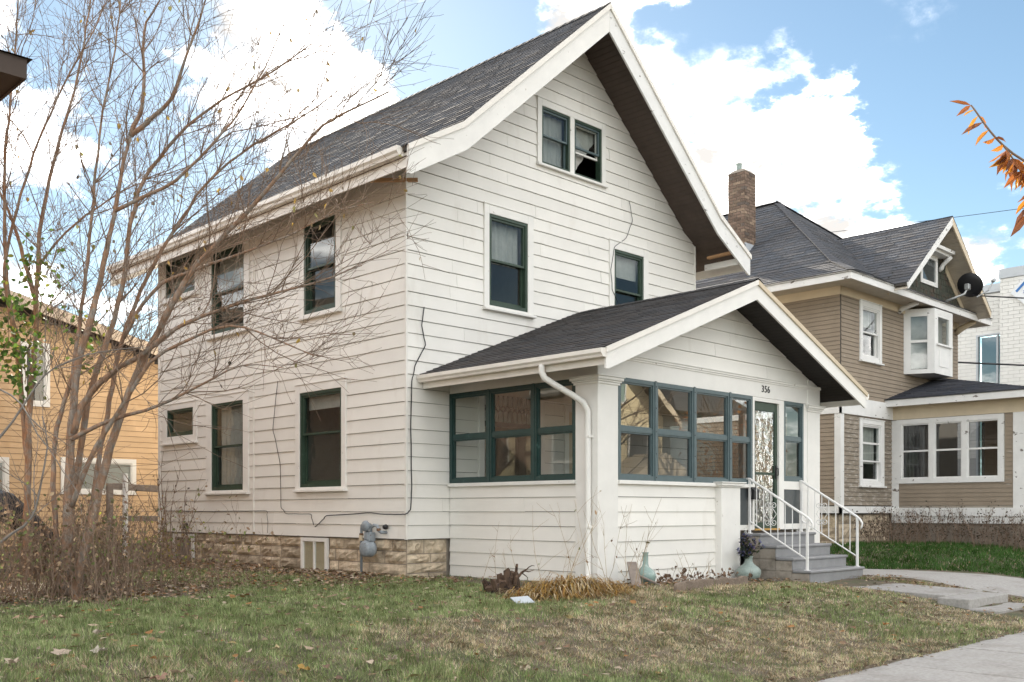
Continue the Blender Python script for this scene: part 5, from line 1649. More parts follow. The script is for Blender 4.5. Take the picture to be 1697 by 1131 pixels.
for (a, c, d, w), sp in zip(OW, (2, 1, 1)):
    b = MB(); OP.ring(b, a, c, d, w, .1, 0, .05); wn = b.build('window', MAT['trim_clean'], oc)
    for k in range(sp):
        h0 = a + .1 + (c - a - .2) * k / sp; h1 = a + .1 + (c - a - .2) * (k + 1) / sp
        b = MB(); OP.ring(b, h0, h1, d + .1, w - .1, .03, -.02, .03); b.build('sash', MAT['trim_clean'], wn)
        g = MB(); OP.quad(g, h0 + .03, h1 - .03, .01, d + .13, w - .13); g.build('pane', MAT['glass_old'], wn, recalc=False)
    s2 = MB(); OP.box(s2, a + .1, c - .1, -.01, -.004, d + .1, w - .1); s2.build('blind', MAT['curtain'], wn)

# ------------------------------------------------------------------ brick house on the left (its eave corner shows at the top left)
bh = thing('brick_house', (-9, 8, 0), 'brick house at the left edge with a dark brown overhanging eave', 'house')
bm_ = redb = MAT['redbrick']
BX, BY0, BY1, BZ = -5.95, .55, 12.0, 5.72
BW = [(3.2, 4.3, 1.3, 2.9), (6.4, 7.6, 1.3, 2.9), (9.2, 10.3, 1.3, 2.9), (4.0, 5.0, 3.7, 5.0), (8.0, 9.0, 3.7, 5.0)]
b = MB()
for a, c, z, w in cells(BY0, BY1, -.3, BZ, BW): b.box(BX - .15, BX, a, c, z, w)
b.box(-14.0, BX - .15, BY0, BY0 + .15, -.3, BZ); b.box(-14.0, -13.85, BY0 + .15, BY1, -.3, BZ); b.box(-14.0, BX - .15, BY1 - .1, BY1, -.3, BZ); b.box(-13.8, BX - .2, BY0 + .2, BY1 - .1, 3.1, 3.2); b.box(BX - 2.3, BX - 2.2, BY0 + .2, BY1 - .2, -.3, BZ)
b.build('wall', redb, bh, recalc=False)
for (a, c, z, w) in BW:
    b = MB()
    for (y0, y1, z0, z1) in ((a, a + .07, z, w), (c - .07, c, z, w), (a + .07, c - .07, z, z + .07), (a + .07, c - .07, w - .07, w), (a + .07, c - .07, (z + w) / 2 - .03, (z + w) / 2 + .03)): b.box(BX - .09, BX - .01, y0, y1, z0, z1)
    wn = b.build('window', MAT['trim_clean'], bh)
    b = MB(); b.box(BX - .11, BX + .07, a - .05, c + .05, z - .08, z - .001); b.build('sill', MAT['concrete'], wn)
    g = MB(); g.quad((BX - .05, a + .07, z + .07), (BX - .05, c - .07, z + .07), (BX - .05, c - .07, w - .07), (BX - .05, a + .07, w - .07)); g.build('pane', MAT['glass'], wn, recalc=False)
    b = MB(); b.box(BX - .17, BX - .16, a + .05, c - .05, z + .05, w - .05); b.build('blind', MAT['curtain'], wn)
EX, EY = -5.35, -.1
b = MB(); b.box(-14.6, EX - .03, EY + .03, BY1 + .6, BZ, BZ + .04); b.build('soffit', MAT['brownsoffit'], bh)
b = MB(); b.box(-14.62, EX, EY, EY + .03, BZ - .02, BZ + .2); b.build('fascia', MAT['brownsoffit'], bh)
b = MB(); b.box(EX - .03, EX, EY + .03, BY1 + .6, BZ - .02, BZ + .2); b.build('fascia', MAT['brownsoffit'], bh)
b = MB(); b.add([(-14.65, EY - .04, BZ + .2), (EX + .05, EY - .04, BZ + .2), (EX + .05, BY1 + .65, BZ + .2), (-14.65, BY1 + .65, BZ + .2), (-10, 4.5, 7.7), (-10, 8.0, 7.7)], [(0, 1, 4), (1, 2, 5, 4), (2, 3, 5), (3, 0, 4, 5)]); b.build('roof', MAT['brownsoffit'], bh)

# ------------------------------------------------------------------ houses across the street (seen mirrored in the porch glass)
xh = thing('gabled_house', (30, -30, 0), 'cream gabled house across the street, mirrored in the porch windows', 'house')
b = MB(); b.box(26, 34.5, -38, -27.2, -.5, 6.0); b.prism([(26, -27.2, 6.0), (34.5, -27.2, 6.0), (30.25, -27.2, 9.4)], (0, -10.8, 0)); b.build('wall', MAT['palebrick'], xh)
b = MB()
for sgn in (-1, 1):
    x0 = 30.25 + sgn * 4.9
    b.hexa([(30.25, -26.5, 9.45), (x0, -26.5, 5.55), (x0, -38.4, 5.55), (30.25, -38.4, 9.45), (30.25, -26.5, 9.65), (x0, -26.5, 5.75), (x0, -38.4, 5.75), (30.25, -38.4, 9.65)])
b.build('roof', MAT['soffit'], xh)
b = MB()
for sgn in (-1, 1):
    x0 = 30.25 + sgn * 4.95
    b.prism([(30.25, -26.48, 9.68), (x0, -26.48, 5.76), (x0, -26.48, 5.4), (30.25, -26.48, 9.3)], (0, .04, 0))
b.build('barge_board', MAT['cream'], xh)
for (x0, x1, z0, z1, mt) in ((29.2, 31.2, 6.6, 8.2, 'celadon'), (27.2, 28.5, 3.4, 5.2, 'dark'), (31.6, 33.0, 3.4, 5.2, 'dark'), (27.2, 28.5, .8, 2.4, 'dark')):
    b = MB(); b.box(x0 - .12, x1 + .12, -27.2, -27.14, z0 - .12, z1 + .12); wn = b.build('window', MAT['trim_clean'], xh)
    b = MB(); b.box(x0, x1, -27.14, -27.11, z0, z1); b.box(x0, x1, -27.14, -27.09, (z0 + z1) / 2 - .04, (z0 + z1) / 2 + .04); b.build('pane', MAT[mt], wn)
b = MB(); b.box(29.6, 34.2, -27.2, -25.0, 2.5, 2.75); b.prism([(29.4, -25, 2.75), (34.4, -25, 2.75), (31.9, -25, 3.9)], (0, -2.2, 0)); b.box(29.7, 29.95, -25.2, -25, -.4, 2.5); b.box(33.8, 34.05, -25.2, -25, -.4, 2.5); b.build('porch', MAT['cream'], xh)
xh2 = thing('added_grey_house', (40, -32, 0), 'teal-grey house across the street, added dark to dim the porch window reflections', 'house')  # made dark and placed to dim the bright cloud mirrored in the porch
b = MB(); b.box(36.2, 44.5, -38, -28, -.5, 6.6); b.build('wall', MAT['tealsiding'], xh2)
b = MB(); b.add([(35.6, -27.2, 6.5), (45.2, -27.2, 6.5), (45.2, -38.5, 6.5), (35.6, -38.5, 6.5), (40.3, -31.5, 10.2), (40.3, -34, 10.2)], [(0, 1, 4), (1, 2, 5, 4), (2, 3, 5), (3, 0, 4, 5), (3, 2, 1, 0)]); b.build('roof', MAT['asphalt'], xh2)
for x0 in (37.0, 39.4, 42.2):
    b = MB(); b.box(x0, x0 + 1.3, -28, -27.95, 1.0, 2.8); b.build('window', MAT['dark'], xh2)

STEMS = [
    ('A', 0.085, 0.022, [(-4.781,0.33,-0.113),(-4.746,0.367,0.608),(-4.702,0.393,1.455),(-4.676,0.368,2.163),(-4.631,0.323,2.729),(-4.515,0.209,3.296),(-4.429,0.125,3.862),(-4.37,-0.073,4.469),(-4.338,-0.245,4.996),(-4.283,-0.299,5.309)]),
    ('A', 0.034, 0.008, [(-4.283,-0.299,5.309),(-4.204,-0.377,5.552),(-4.218,-0.503,5.789),(-4.218,-0.503,6.409),(-4.194,-0.667,6.636),(-4.057,-0.802,6.909)]),
    ('A', 0.036, 0.008, [(-4.283,-0.299,5.309),(-4.075,-0.504,5.552),(-3.987,-0.731,5.706),(-3.911,-0.946,6.157),(-3.823,-1.173,6.654),(-3.765,-1.23,6.993)]),
    ('A', 0.075, 0.012, [(-4.75,0.159,-0.083),(-4.611,0.023,0.821),(-4.511,-0.075,1.378),(-4.412,-0.172,1.865),(-4.288,-0.294,2.352),(-4.164,-0.416,2.769),(-4.055,-0.524,3.062),(-3.962,-0.755,3.409),(-3.79,-0.924,3.789),(-3.594,-1.118,4.078),(-3.351,-1.497,4.482),(-3.137,-1.847,4.892),(-2.928,-2.193,5.274),(-2.724,-2.534,5.435),(-2.524,-2.871,5.567)]),
    ('A', 0.05, 0.008, [(-4.71,0.261,1.873),(-4.645,0.197,2.209),(-4.516,-0.0,2.463),(-4.363,-0.221,2.644),(-4.208,-0.513,2.788),(-4.009,-0.85,3.046),(-3.717,-1.277,3.231),(-3.383,-1.746,3.379),(-3.056,-2.208,3.491),(-2.736,-2.663,3.667)]),
    ('A', 0.035, 0.005, [(-4.764,0.174,1.809),(-4.651,-0.078,1.912),(-4.454,-0.271,2.03),(-4.19,-0.811,2.161),(-3.91,-1.228,2.372),(-3.625,-1.648,2.586),(-3.347,-2.062,2.545)]),
    ('A', 0.06, 0.01, [(-4.663,0.495,-0.039),(-4.614,0.587,0.96),(-4.516,0.491,1.895),(-4.439,0.415,2.471),(-4.296,0.274,3.047),(-4.178,0.158,3.623),(-4.132,0.113,4.198),(-4.049,0.032,4.774),(-3.875,-0.14,5.192),(-3.676,-0.476,5.528),(-3.42,-0.868,5.808),(-3.07,-1.353,6.083),(-2.775,-1.782,6.387)]),
    ('A', 0.05, 0.01, [(-4.473,0.73,0.008),(-4.369,0.627,0.959),(-4.234,0.634,1.771),(-4.134,0.536,2.508),(-4.05,0.453,3.098),(-3.898,0.303,3.652),(-3.785,0.052,4.069),(-3.534,-0.194,4.618),(-3.4,-0.466,4.951),(-3.064,-0.937,5.35),(-2.709,-1.427,5.635),(-2.461,-1.81,5.914)]),
    ('A', 0.045, 0.01, [(-4.722,0.693,-0.084),(-4.709,0.821,0.742),(-4.73,0.842,1.613),(-4.668,0.781,2.121),(-4.565,0.679,2.629),(-4.484,0.74,3.081),(-4.421,0.678,3.667),(-4.369,0.627,4.398),(-4.317,0.576,5.13),(-4.254,0.514,5.862),(-4.16,0.422,6.593),(-4.082,0.345,7.325)]),
    ('A', 0.04, 0.008, [(-4.808,0.077,1.03),(-4.642,-0.226,1.713),(-4.466,-0.541,2.181),(-4.293,-0.851,2.641),(-4.1,-1.181,2.825),(-3.77,-1.645,3.007),(-3.494,-2.057,2.858),(-3.224,-2.463,2.646)]),
    ('A', 0.032, 0.006, [(-4.125,0.246,3.064),(-4.065,0.047,3.335),(-3.879,-0.276,3.672),(-3.622,-0.669,3.826),(-3.32,-1.107,3.978),(-2.974,-1.587,4.161),(-2.635,-2.061,4.409),(-2.4,-2.432,4.482)]),
    ('A', 0.03, 0.006, [(-4.37,-0.073,4.469),(-4.17,-0.27,4.609),(-3.916,-0.66,4.787),(-3.667,-1.045,5.168),(-3.422,-1.287,5.582),(-3.229,-1.617,6.157),(-3.131,-1.713,6.567)]),
    ('B', 0.062, 0.012, [(-4.672,1.907,0.068),(-4.672,1.907,0.726),(-4.656,1.89,1.422),(-4.65,1.885,1.964),(-4.628,1.863,2.583),(-4.547,1.924,3.219),(-4.536,1.913,3.843),(-4.514,1.892,4.544),(-4.425,1.804,5.246),(-4.297,1.678,5.909),(-4.203,1.585,6.416),(-4.103,1.487,7.039),(-4.036,1.421,7.741)]),
    ('B', 0.045, 0.01, [(-4.661,1.896,1.5),(-4.705,1.939,2.196),(-4.773,1.866,2.877),(-4.85,1.941,3.492),(-4.894,1.985,4.106),(-4.91,2.001,4.797),(-4.934,1.883,5.529),(-4.874,1.825,6.29),(-4.83,1.782,7.128),(-4.82,1.771,7.585)]),
    ('B', 0.04, 0.008, [(-4.547,1.924,3.687),(-4.659,2.034,4.232),(-4.798,2.17,4.856),(-4.903,2.414,5.279),(-5.071,2.58,5.829)]),
    ('B', 0.03, 0.007, [(-4.784,1.877,3.184),(-4.905,1.995,3.875),(-4.863,1.814,4.614),(-4.722,1.675,5.3),(-4.612,1.427,5.795),(-4.424,1.242,6.4),(-4.248,0.929,6.881),(-4.061,0.745,7.481)]),
    ('B', 0.022, 0.005, [(-4.525,1.902,4.154),(-4.347,1.446,4.528),(-4.154,0.977,4.775),(-3.981,0.666,4.947),(-3.758,0.307,5.049),(-3.54,-0.048,4.943)]),
    ('D', 0.035, 0.012, [(-5.764,0.035,0.476),(-5.602,-0.124,0.671),(-5.441,-0.283,0.82),(-5.358,-0.365,0.994),(-5.311,-0.41,1.286),(-5.256,-0.465,1.675),(-5.302,-0.419,1.998)]),
    ('D', 0.022, 0.006, [(-5.784,-0.226,2.297),(-5.602,-0.404,2.202),(-5.489,-0.516,1.98),(-5.33,-0.672,1.63),(-5.217,-0.783,1.407),(-5.104,-0.895,1.153)]),
    ('D', 0.028, 0.006, [(-5.751,-0.118,1.604),(-5.568,-0.298,1.925),(-5.385,-0.478,2.31),(-5.247,-0.613,2.502),(-5.019,-0.838,2.631),(-4.832,-1.162,2.679),(-4.649,-1.482,2.694)]),
]


# ------------------------------------------------------------------ bare trees on the left
LEAFC = [(.30, .20, .06), (.22, .17, .08), (.16, .13, .09), (.36, .24, .05), (.12, .10, .08), (.20, .19, .07)]


def make_tree(key, name, label, base, seed, bark, dens=1.0, leafp=.05):
    t = thing(name, base, label, 'tree')
    rng = random.Random(seed)
    tw, lf = MB(), MB()
    nst = 0
    for (k, r0, r1, pts) in STEMS:
        if k != key: continue
        nst += 1
        r0, r1 = (r0 * .80, r1 * .72) if k != 'D' else (r0 * .5, r1 * .5)
        fine = resample(pts, .16)
        n = len(fine)
        # small bends and knots
        rad = []
        for i, p in enumerate(fine):
            u = i / (n - 1)
            rad.append((r0 * (1 - u) + r1 * u) * (1 + .10 * math.sin(i * 1.7) * rng.random()))
            if 0 < i < n - 1: fine[i] = p + Vector((rng.gauss(0, .006), rng.gauss(0, .006), 0))
        m = MB(); m.tube(fine, rad, 9 if r0 > .024 else 6)
        m.build('trunk' if r0 > .044 else 'limb', bark, t, smooth=True)
        # branches
        length = sum((fine[i + 1] - fine[i]).length for i in range(n - 1))
        nb = int(length * 5.4 * dens)
        brm = MB()
        for _ in range(nb):
            u = rng.uniform(.28, 1.0) ** .8
            i = min(n - 2, int(u * (n - 1)))
            tan_ = (fine[i + 1] - fine[i]).normalized()
            side = Vector((rng.gauss(0, 1), rng.gauss(0, 1), rng.gauss(.15, .6)))
            d = (tan_ * .9 + side.normalized() * .75).normalized()
            L = rng.uniform(.5, 2.0) * (1.15 - .4 * u)
            rb = min(rad[i] * .55, rng.uniform(.004, .009))
            bp = path(rng, fine[i], d, L, 7, .13, .035)
            brm.tube(bp, [rb * (1 - .72 * q / 7) for q in range(8)], 4, cap=False)
            for _k in range(int(L * 7.0)):
                j = rng.randint(1, 6)
                bd = (bp[j + 1] - bp[j]).normalized()
                d2 = (bd + Vector((rng.gauss(0, .65), rng.gauss(0, .65), rng.gauss(.12, .5)))).normalized()
                L2 = rng.uniform(.18, .85)
                tp = path(rng, bp[j], d2, L2, 5, .10, .03)
                tw.tube(tp, [.0030, .0028, .0026, .0024, .0021, .0018], 3, cap=False)
                if rng.random() < .45:
                    jj = rng.randint(1, 4)
                    d3 = (d2 + Vector((rng.gauss(0, .7), rng.gauss(0, .7), rng.gauss(.1, .5)))).normalized()
                    tw.tube(path(rng, tp[jj], d3, rng.uniform(.1, .4), 3, .12, .03), [.0028, .0025, .0022, .0018], 3, cap=False)
                if rng.random() < leafp:
                    q = tp[rng.randint(1, 5)]
                    g = rng.uniform(.6, 1.3); c = rng.choice(LEAFC)
                    leafpoly(lf, q, (rng.gauss(0, .5), rng.gauss(0, .5), -1), (rng.gauss(0, 1), rng.gauss(0, 1), .2), rng.uniform(.045, .09), rng.uniform(.03, .05), tuple(v * g for v in c), curl=rng.uniform(.1, .9))
        brm.build('branches', MAT['twig'] if bark is MAT['bark'] else bark, t, recalc=False, kind='stuff')
    tw.build('twigs', MAT['twig'], t, recalc=False, kind='stuff')
    if lf.v: lf.build('leaves', MAT['leaf'], t, recalc=False, kind='stuff')
    return t


make_tree('A', 'bare_tree', 'large leafless multi-stemmed tree reaching over the side wall and roof', (-4.7, .3, 0), 101, MAT['bark'], 1.0, .06)
make_tree('B', 'bare_tree', 'slimmer leafless tree at the left edge with a vine of green leaves', (-4.2, 1.3, 0), 102, MAT['bark'], 1.0, .07)
make_tree('D', 'dead_tree', 'grey fallen dead branches tangled in front of the trunks', (-5.6, 0, .3), 103, MAT['deadbark'], .7, .0)

# green vine leaves on the trunks (a climbing plant of its own)
vn = thing('climbing_vine', (-4.8, 1.6, 2.0), 'green-leaved vine climbing the slim trunk at the left edge', 'vine')
rng = random.Random(120)
vm, vl = MB(), MB()
def vine(c, spread, n, stem=None):
    c = Vector(c)
    for i in range(n):
        p = c + Vector((rng.gauss(0, spread[0]), rng.gauss(0, spread[1]), rng.gauss(0, spread[2])))
        g = rng.uniform(.6, 1.35)
        col = rng.choice([(.085, .16, .028), (.11, .19, .035), (.06, .12, .025), (.20, .21, .04)])
        d = Vector((rng.gauss(0, .6), rng.gauss(0, .6), rng.gauss(-.5, .4)))
        leafpoly(vl, p, d, (rng.gauss(-.3, .6), rng.gauss(-.7, .6), .7), rng.uniform(.05, .095), rng.uniform(.04, .075), tuple(v * g for v in col), .3)
    for i in range(6):
        vm.tube(path(rng, c + Vector((rng.gauss(0, spread[0]), rng.gauss(0, spread[1]), -spread[2])), (rng.gauss(0, .4), rng.gauss(0, .4), 1), spread[2] * 2.5, 6, .2, .02), .005, 4)
vine((-4.88, 1.62, 3.18), (.20, .16, .30), 300)
vine((-4.83, 1.60, 2.75), (.13, .12, .16), 90)
vine((-4.25, .95, 3.05), (.13, .12, .2), 90)
vine((-4.72, 1.5, 4.1), (.12, .1, .22), 60)
vine((-4.6, 1.4, 3.7), (.2, .12, .25), 50)
vm.build('stem', MAT['twig'], vn, recalc=False); vl.build('foliage', MAT['leaf'], vn, recalc=False, kind='stuff')


# ------------------------------------------------------------------ shrubs, weeds and dry stems
def weeds(name, label, cat, spots, hts, seed, lean=.25, leafp=.5, lcols=LEAFC, r_=.0035, scol=None, stems=1, mat='twig', kind=None, lsz=(.03, .07), up=.02, side=.8):
    rng = random.Random(seed)
    o = thing(name, (spots[0][0], spots[0][1], gzf(spots[0][0], spots[0][1])), label, cat) if not kind else None
    sm, lm = MB(), MB()
    for (x, y) in spots:
        z = gzf(x, y)
        L = rng.uniform(*hts)
        d = Vector((rng.gauss(0, lean), rng.gauss(0, lean), 1))
        pts = path(rng, (x, y, z - .02), d, L, 7, .09, up)
        sm.tube(pts, [r_ * (1 - .7 * q / 7) for q in range(8)], 4, cap=False)
        for k in range(int(L * 7 * side)):
            j = rng.randint(2, 6)
            d2 = ((pts[j + 1] - pts[j]).normalized() + Vector((rng.gauss(0, .6), rng.gauss(0, .6), rng.gauss(.2, .4)))).normalized()
            sp = path(rng, pts[j], d2, rng.uniform(.08, .35) * min(1.2, L), 4, .15, .03)
            sm.tube(sp, [r_ * .55, r_ * .5, r_ * .42, r_ * .35, r_ * .3], 3, cap=False)
            if rng.random() < leafp:
                g = rng.uniform(.6, 1.3); c = rng.choice(lcols)
                leafpoly(lm, sp[rng.randint(1, 4)], (rng.gauss(0, .6), rng.gauss(0, .6), rng.gauss(-.4, .6)), (rng.gauss(0, 1), rng.gauss(0, 1), .4), rng.uniform(*lsz), rng.uniform(*lsz) * .6, tuple(v * g for v in c), rng.uniform(.2, .9))
    if kind:
        sm_o = sm.build(name, MAT[mat], None, recalc=False); tag(sm_o, label, cat, kind='stuff')
        if lm.v:
            l_o = lm.build(kind, MAT['leaf'], sm_o, recalc=False); l_o['kind'] = 'stuff'
        return sm_o
    sm.build('stems', MAT[mat], o, recalc=False, kind='stuff')
    if lm.v: lm.build('leaves', MAT['leaf'], o, recalc=False, kind='stuff')
    return o


rng = random.Random(130)
BR_ = [(.28, .18, .11), (.36, .25, .16), (.20, .125, .08), (.42, .31, .20), (.16, .16, .07), (.20, .24, .08)]
cl_ = [(rng.gauss(-4.7, .8), rng.gauss(.4, .7)) for _ in range(26)]
sp = [(rng.gauss(c[0], .22), rng.gauss(c[1], .22)) for c in cl_ for _ in range(rng.randint(5, 26))]
sp = [p for p in sp if p[0] > -7.2]
weeds('undergrowth', 'tangle of dry brown weeds round the bare tree trunks', 'undergrowth', sp, (.25, 1.35), 131, .38, .95, BR_, .0045, kind='dry_leaves', side=1.1)
sp = [(rng.uniform(-3.6, -.5), rng.uniform(3.5, 9.5)) for _ in range(330)]
YG = [(.30, .30, .06), (.22, .25, .06), (.34, .27, .09), (.20, .15, .07), (.14, .18, .05)]
weeds('undergrowth', 'yellow-green weeds in the gap between the houses', 'undergrowth', sp, (.3, .95), 132, .25, 1.0, YG, .0035, kind='weed_leaves', lsz=(.04, .09))
sp = [(rng.gauss(-6.2, .6), rng.gauss(-.2, .5)) for _ in range(90)]
weeds('undergrowth', 'dry bush at the left picture edge', 'undergrowth', sp, (.4, 1.3), 133, .35, .9, BR_, .004, kind='dry_leaves')
# leaning stems at the rear corner of the side wall
rngc = random.Random(134)
weeds('shrub', 'leaning leafless shrub at the rear corner of the side wall', 'shrub', [(rngc.uniform(-1.2, -.6), rngc.uniform(5.3, 6.6)) for _ in range(11)], (1.2, 2.4), 135, .30, .35, LEAFC, .010, up=.0)
# foundation shrubs of the tan house, one per clump
for i, (x, y) in enumerate([(11.9, -1.75), (12.9, -1.9), (13.2, -2.7), (13.1, -3.6), (13.15, -4.5), (14.2, -4.7)]):
    rr = random.Random(140 + i)
    weeds('shrub', ['dark twiggy shrub nearest the tan house corner', 'brown shrub below the peeling window of the tan house', 'dark shrub at the inner corner of the tan porch', 'brown seedy shrub under the middle porch window next door',
                    'tall dark shrub under the triple window next door', 'rusty shrub at the front corner of the tan porch'][i], 'shrub',
          [(rr.gauss(x, .38), rr.gauss(y, .3)) for _ in range(60)], (.35, .95), 150 + i, .3, 1.0, [(.06, .045, .03), (.085, .06, .04), (.04, .04, .025), (.12, .085, .055)], .005, lsz=(.03, .06), side=1.5)
# dry whips in front of the porch corner
for i, (cx, cy, n, lab) in enumerate(((-.35, -3.45, 7, 'thin dry whips rising in front of the porch side wall'), (.55, -3.62, 11, 'cluster of tall dry stems before the downspout and corner pillar'), (-.9, -2.9, 4, 'few bare stalks behind the rotten stump'), (2.5, -3.35, 8, 'sparse arching stems in the porch bed'))):
    rr = random.Random(160 + i)
    weeds('dry_stalks', lab, 'dry plant', [(rr.gauss(cx, .22), rr.gauss(cy, .12)) for _ in range(n)], (.5, 1.25) if i != 3 else (.3, .6), 170 + i, .28, .25, BR_, .0042, mat='litter_stem', side=.6)
# dry twiggy remains in the edged bed
rr = random.Random(181)
weeds('dry_plant', 'low brown dead perennials inside the scalloped edging', 'dry plant', [(rr.uniform(1.7, 3.5), rr.uniform(-3.75, -3.15)) for _ in range(70)], (.08, .28), 182, .5, .9, [(.17, .10, .06), (.22, .14, .09), (.11, .07, .045)], .004, lsz=(.04, .09), side=2)

# golden straw clump
cl = thing('straw_clump', (-.62, -3.8, gzf(-.62, -3.8)), 'golden clump of collapsed dry daylily leaves by the porch corner', 'dry plant')
rng = random.Random(190)
m = MB()
for i in range(2600):
    x, y = rng.gauss(-.62, .36), rng.gauss(-3.80, .20)
    z = gzf(x, y)
    a = rng.uniform(0, 2 * math.pi); L = rng.uniform(.20, .56)
    d = Vector((math.cos(a) * .9, math.sin(a) * .7 - .15, 1)).normalized()
    if rng.random() < .35: d = Vector((math.cos(a), math.sin(a), rng.uniform(.08, .35))).normalized()
    L *= 1.15 - .9 * min(1, math.hypot((x + .62) / .9, (y + 3.8) / .45))* .8
    g = rng.uniform(.6, 1.25); c = rng.choice([(.40, .25, .065), (.34, .19, .045), (.46, .34, .16), (.52, .42, .27), (.27, .14, .045)])
    m.col = tuple(v * g for v in c)
    s_ = Vector((-d.y, d.x, 0)).normalized() * rng.uniform(.003, .008)
    p0 = Vector((x, y, z)); p1 = p0 + d * L * .45; p2 = p1 + Vector((d.x * 1.3, d.y * 1.3, .12)) * L * .4; p3 = p2 + Vector((d.x * 1.2, d.y * 1.2 , -.75)) * L * .4
    if p3.z < z + .01: p3.z = z + .01
    m.add([tuple(v) for v in (p0 - s_, p0 + s_, p1 - s_, p1 + s_, p2 - s_ * .9, p2 + s_ * .9, p3)], [(0, 1, 3, 2), (2, 3, 5, 4), (4, 5, 6)])
m.build('leaves', MAT['straw'], cl, recalc=False, kind='stuff')
# rotten stump: a ragged ring of standing splinters round a dark hollow
su = thing('tree_stump', (-1.02, -3.1, gzf(-1.02, -3.1)), 'rotten dark tree stump with jagged top against the porch', 'stump')
rng = random.Random(195)
cx, cy = -1.02, -3.1; z = gzf(cx, cy)
m = MB(); m.lathe((cx, cy, z - .05), [(.25, 0), (.22, .08), (.18, .15), (.10, .17), (.02, .16)], 18); m.build('trunk', MAT['stump'], su)
for k in range(26):
    a = 2 * math.pi * k / 26 + rng.uniform(-.1, .1)
    rr = .21 * (1 + .25 * math.sin(2 * a + .5)) * rng.uniform(.75, 1.05)
    o_ = Vector((math.cos(a), math.sin(a) * .8, 0)); tt = Vector((-math.sin(a), math.cos(a), 0))
    h = .12 + .20 * (.5 + .5 * math.sin(a * 1.0 + 2.2)) + rng.uniform(-.05, .09)
    p = Vector((cx, cy, z - .04)) + o_ * rr
    lean = o_ * rng.uniform(.0, .10) + Vector((-.05, 0, 0))
    w, d = rng.uniform(.035, .06), rng.uniform(.02, .045)
    tip = p + Vector((0, 0, h)) + lean
    m = MB()
    m.hexa([p - tt * w - o_ * d, p + tt * w - o_ * d, p + tt * w + o_ * d, p - tt * w + o_ * d,
            tip - tt * w * .7 - o_ * d * .5 + Vector((0, 0, rng.uniform(-.06, .02))), tip + tt * w * .5 - o_ * d * .4, tip + tt * w * .5 + o_ * d * .4 + Vector((0, 0, rng.uniform(-.05, .03))), tip - tt * w * .7 + o_ * d * .5 + Vector((0, 0, rng.uniform(-.07, 0)))])
    m.build('splinter', MAT['stump'], su)
for q in range(3):
    m = MB(); m.tube(path(rng, (cx + .12, cy - .1, z + .16), (.7, -.25 + .2 * q, .4), .35 + .1 * q, 7, .28, -.05), [.012, .011, .010, .009, .008, .006, .005, .003], 6); m.build('root', MAT['stump'], su, smooth=True)

# ------------------------------------------------------------------ things in the gap on the left
m = MB(); m.lathe((-.17, 9.3, -.1), [(.06, 0), (.058, .9), (.055, 1.85), (.04, 1.87)], 10)
tag(m.build('fence_post', MAT['peel'], None), 'flaking white round post in the gap beside the house corner', 'post')
m = MB(); m.box(-.56, -.44, 9.25, 9.36, -.1, 1.56)
tag(m.build('fence_post', MAT['wood_grey'], None, bevel=.01), 'mossy square wooden post left of the white post', 'post')
m = MB(); m.bar((-.44, 9.32, 1.50), (3.2, 9.9, 1.36), .04, .14)
tag(m.build('fence_rail', MAT['wood_grey'], None, bevel=.008), 'weathered rail running behind the white post', 'rail')
m = MB(); m.bar((-.2, 9.5, .82), (3.2, 10.1, .78), .03, .12)
tag(m.build('fence_rail', MAT['wood_grey'], None, bevel=.008), 'lower mossy rail near the ground behind the house corner', 'rail')
tp = thing('covered_grill', (-3.75, 5.3, 0), 'black tarpaulin draped over a low grill behind the trunks', 'covered grill')
m = MB(); rng = random.Random(200)
nx, ny = 12, 8
P = []
for j in range(ny + 1):
    for i in range(nx + 1):
        u, v = i / nx - .5, j / ny - .5
        h = 1.30 - 1.1 * max(0, abs(u + .15) * 1.35 - .12) ** 1.1 - .9 * max(0, abs(v) * 1.6 - .35)
        P.append((-3.75 + u * 1.5, 5.3 + v * .9, max(.12, h + rng.uniform(-.03, .03))))
F = [(j * (nx + 1) + i, j * (nx + 1) + i + 1, (j + 1) * (nx + 1) + i + 1, (j + 1) * (nx + 1) + i) for j in range(ny) for i in range(nx)]
m.add(P, F)
m.build('tarpaulin', MAT['tarp'], tp, smooth=True)
m = MB()
for x in (-4.2, -3.3):
    for y in (5.05, 5.55): m.box(x - .02, x + .02, y - .02, y + .02, -.05, .5)
m.build('grill_leg', MAT['iron'], tp)

# ------------------------------------------------------------------ branch with orange leaves (tree at the right, nearer the camera)
ot = thing('street_tree', (-3.2, -11.6, -.45), 'young street tree whose orange leaves hang in from the right', 'tree')
rng = random.Random(210)
m = MB(); m.tube([(-3.2, -11.6, -.5), (-3.22, -11.58, .8), (-3.18, -11.6, 1.8), (-3.25, -11.55, 2.9), (-3.2, -11.6, 4.2)], [.07, .055, .05, .04, .02], 9); m.build('trunk', MAT['bark'], ot, smooth=True)
F0 = Vector((math.sin(.77709), math.cos(.77709), 0)); R0 = Vector((math.cos(.77709), -math.sin(.77709), 0))
C0 = Vector((-9.28, -11.655, .983))
tipp, joint = Vector((-4.653, -9.883, 2.80)), Vector((-4.497, -10.056, 2.545))
mid = Vector((-4.05, -10.5, 2.30)); root = Vector((-3.24, -11.56, 2.0))
bp = resample([root, mid, joint, tipp], .042)
m = MB(); m.tube(bp, [.016 - .0125 * i / (len(bp) - 1) for i in range(len(bp))], 6); m.build('branch', MAT['twig'], ot, smooth=True)
OR = [(.46, .17, .03), (.54, .22, .03), (.36, .12, .03), (.56, .27, .04), (.24, .085, .03), (.20, .08, .04)]
sub = []
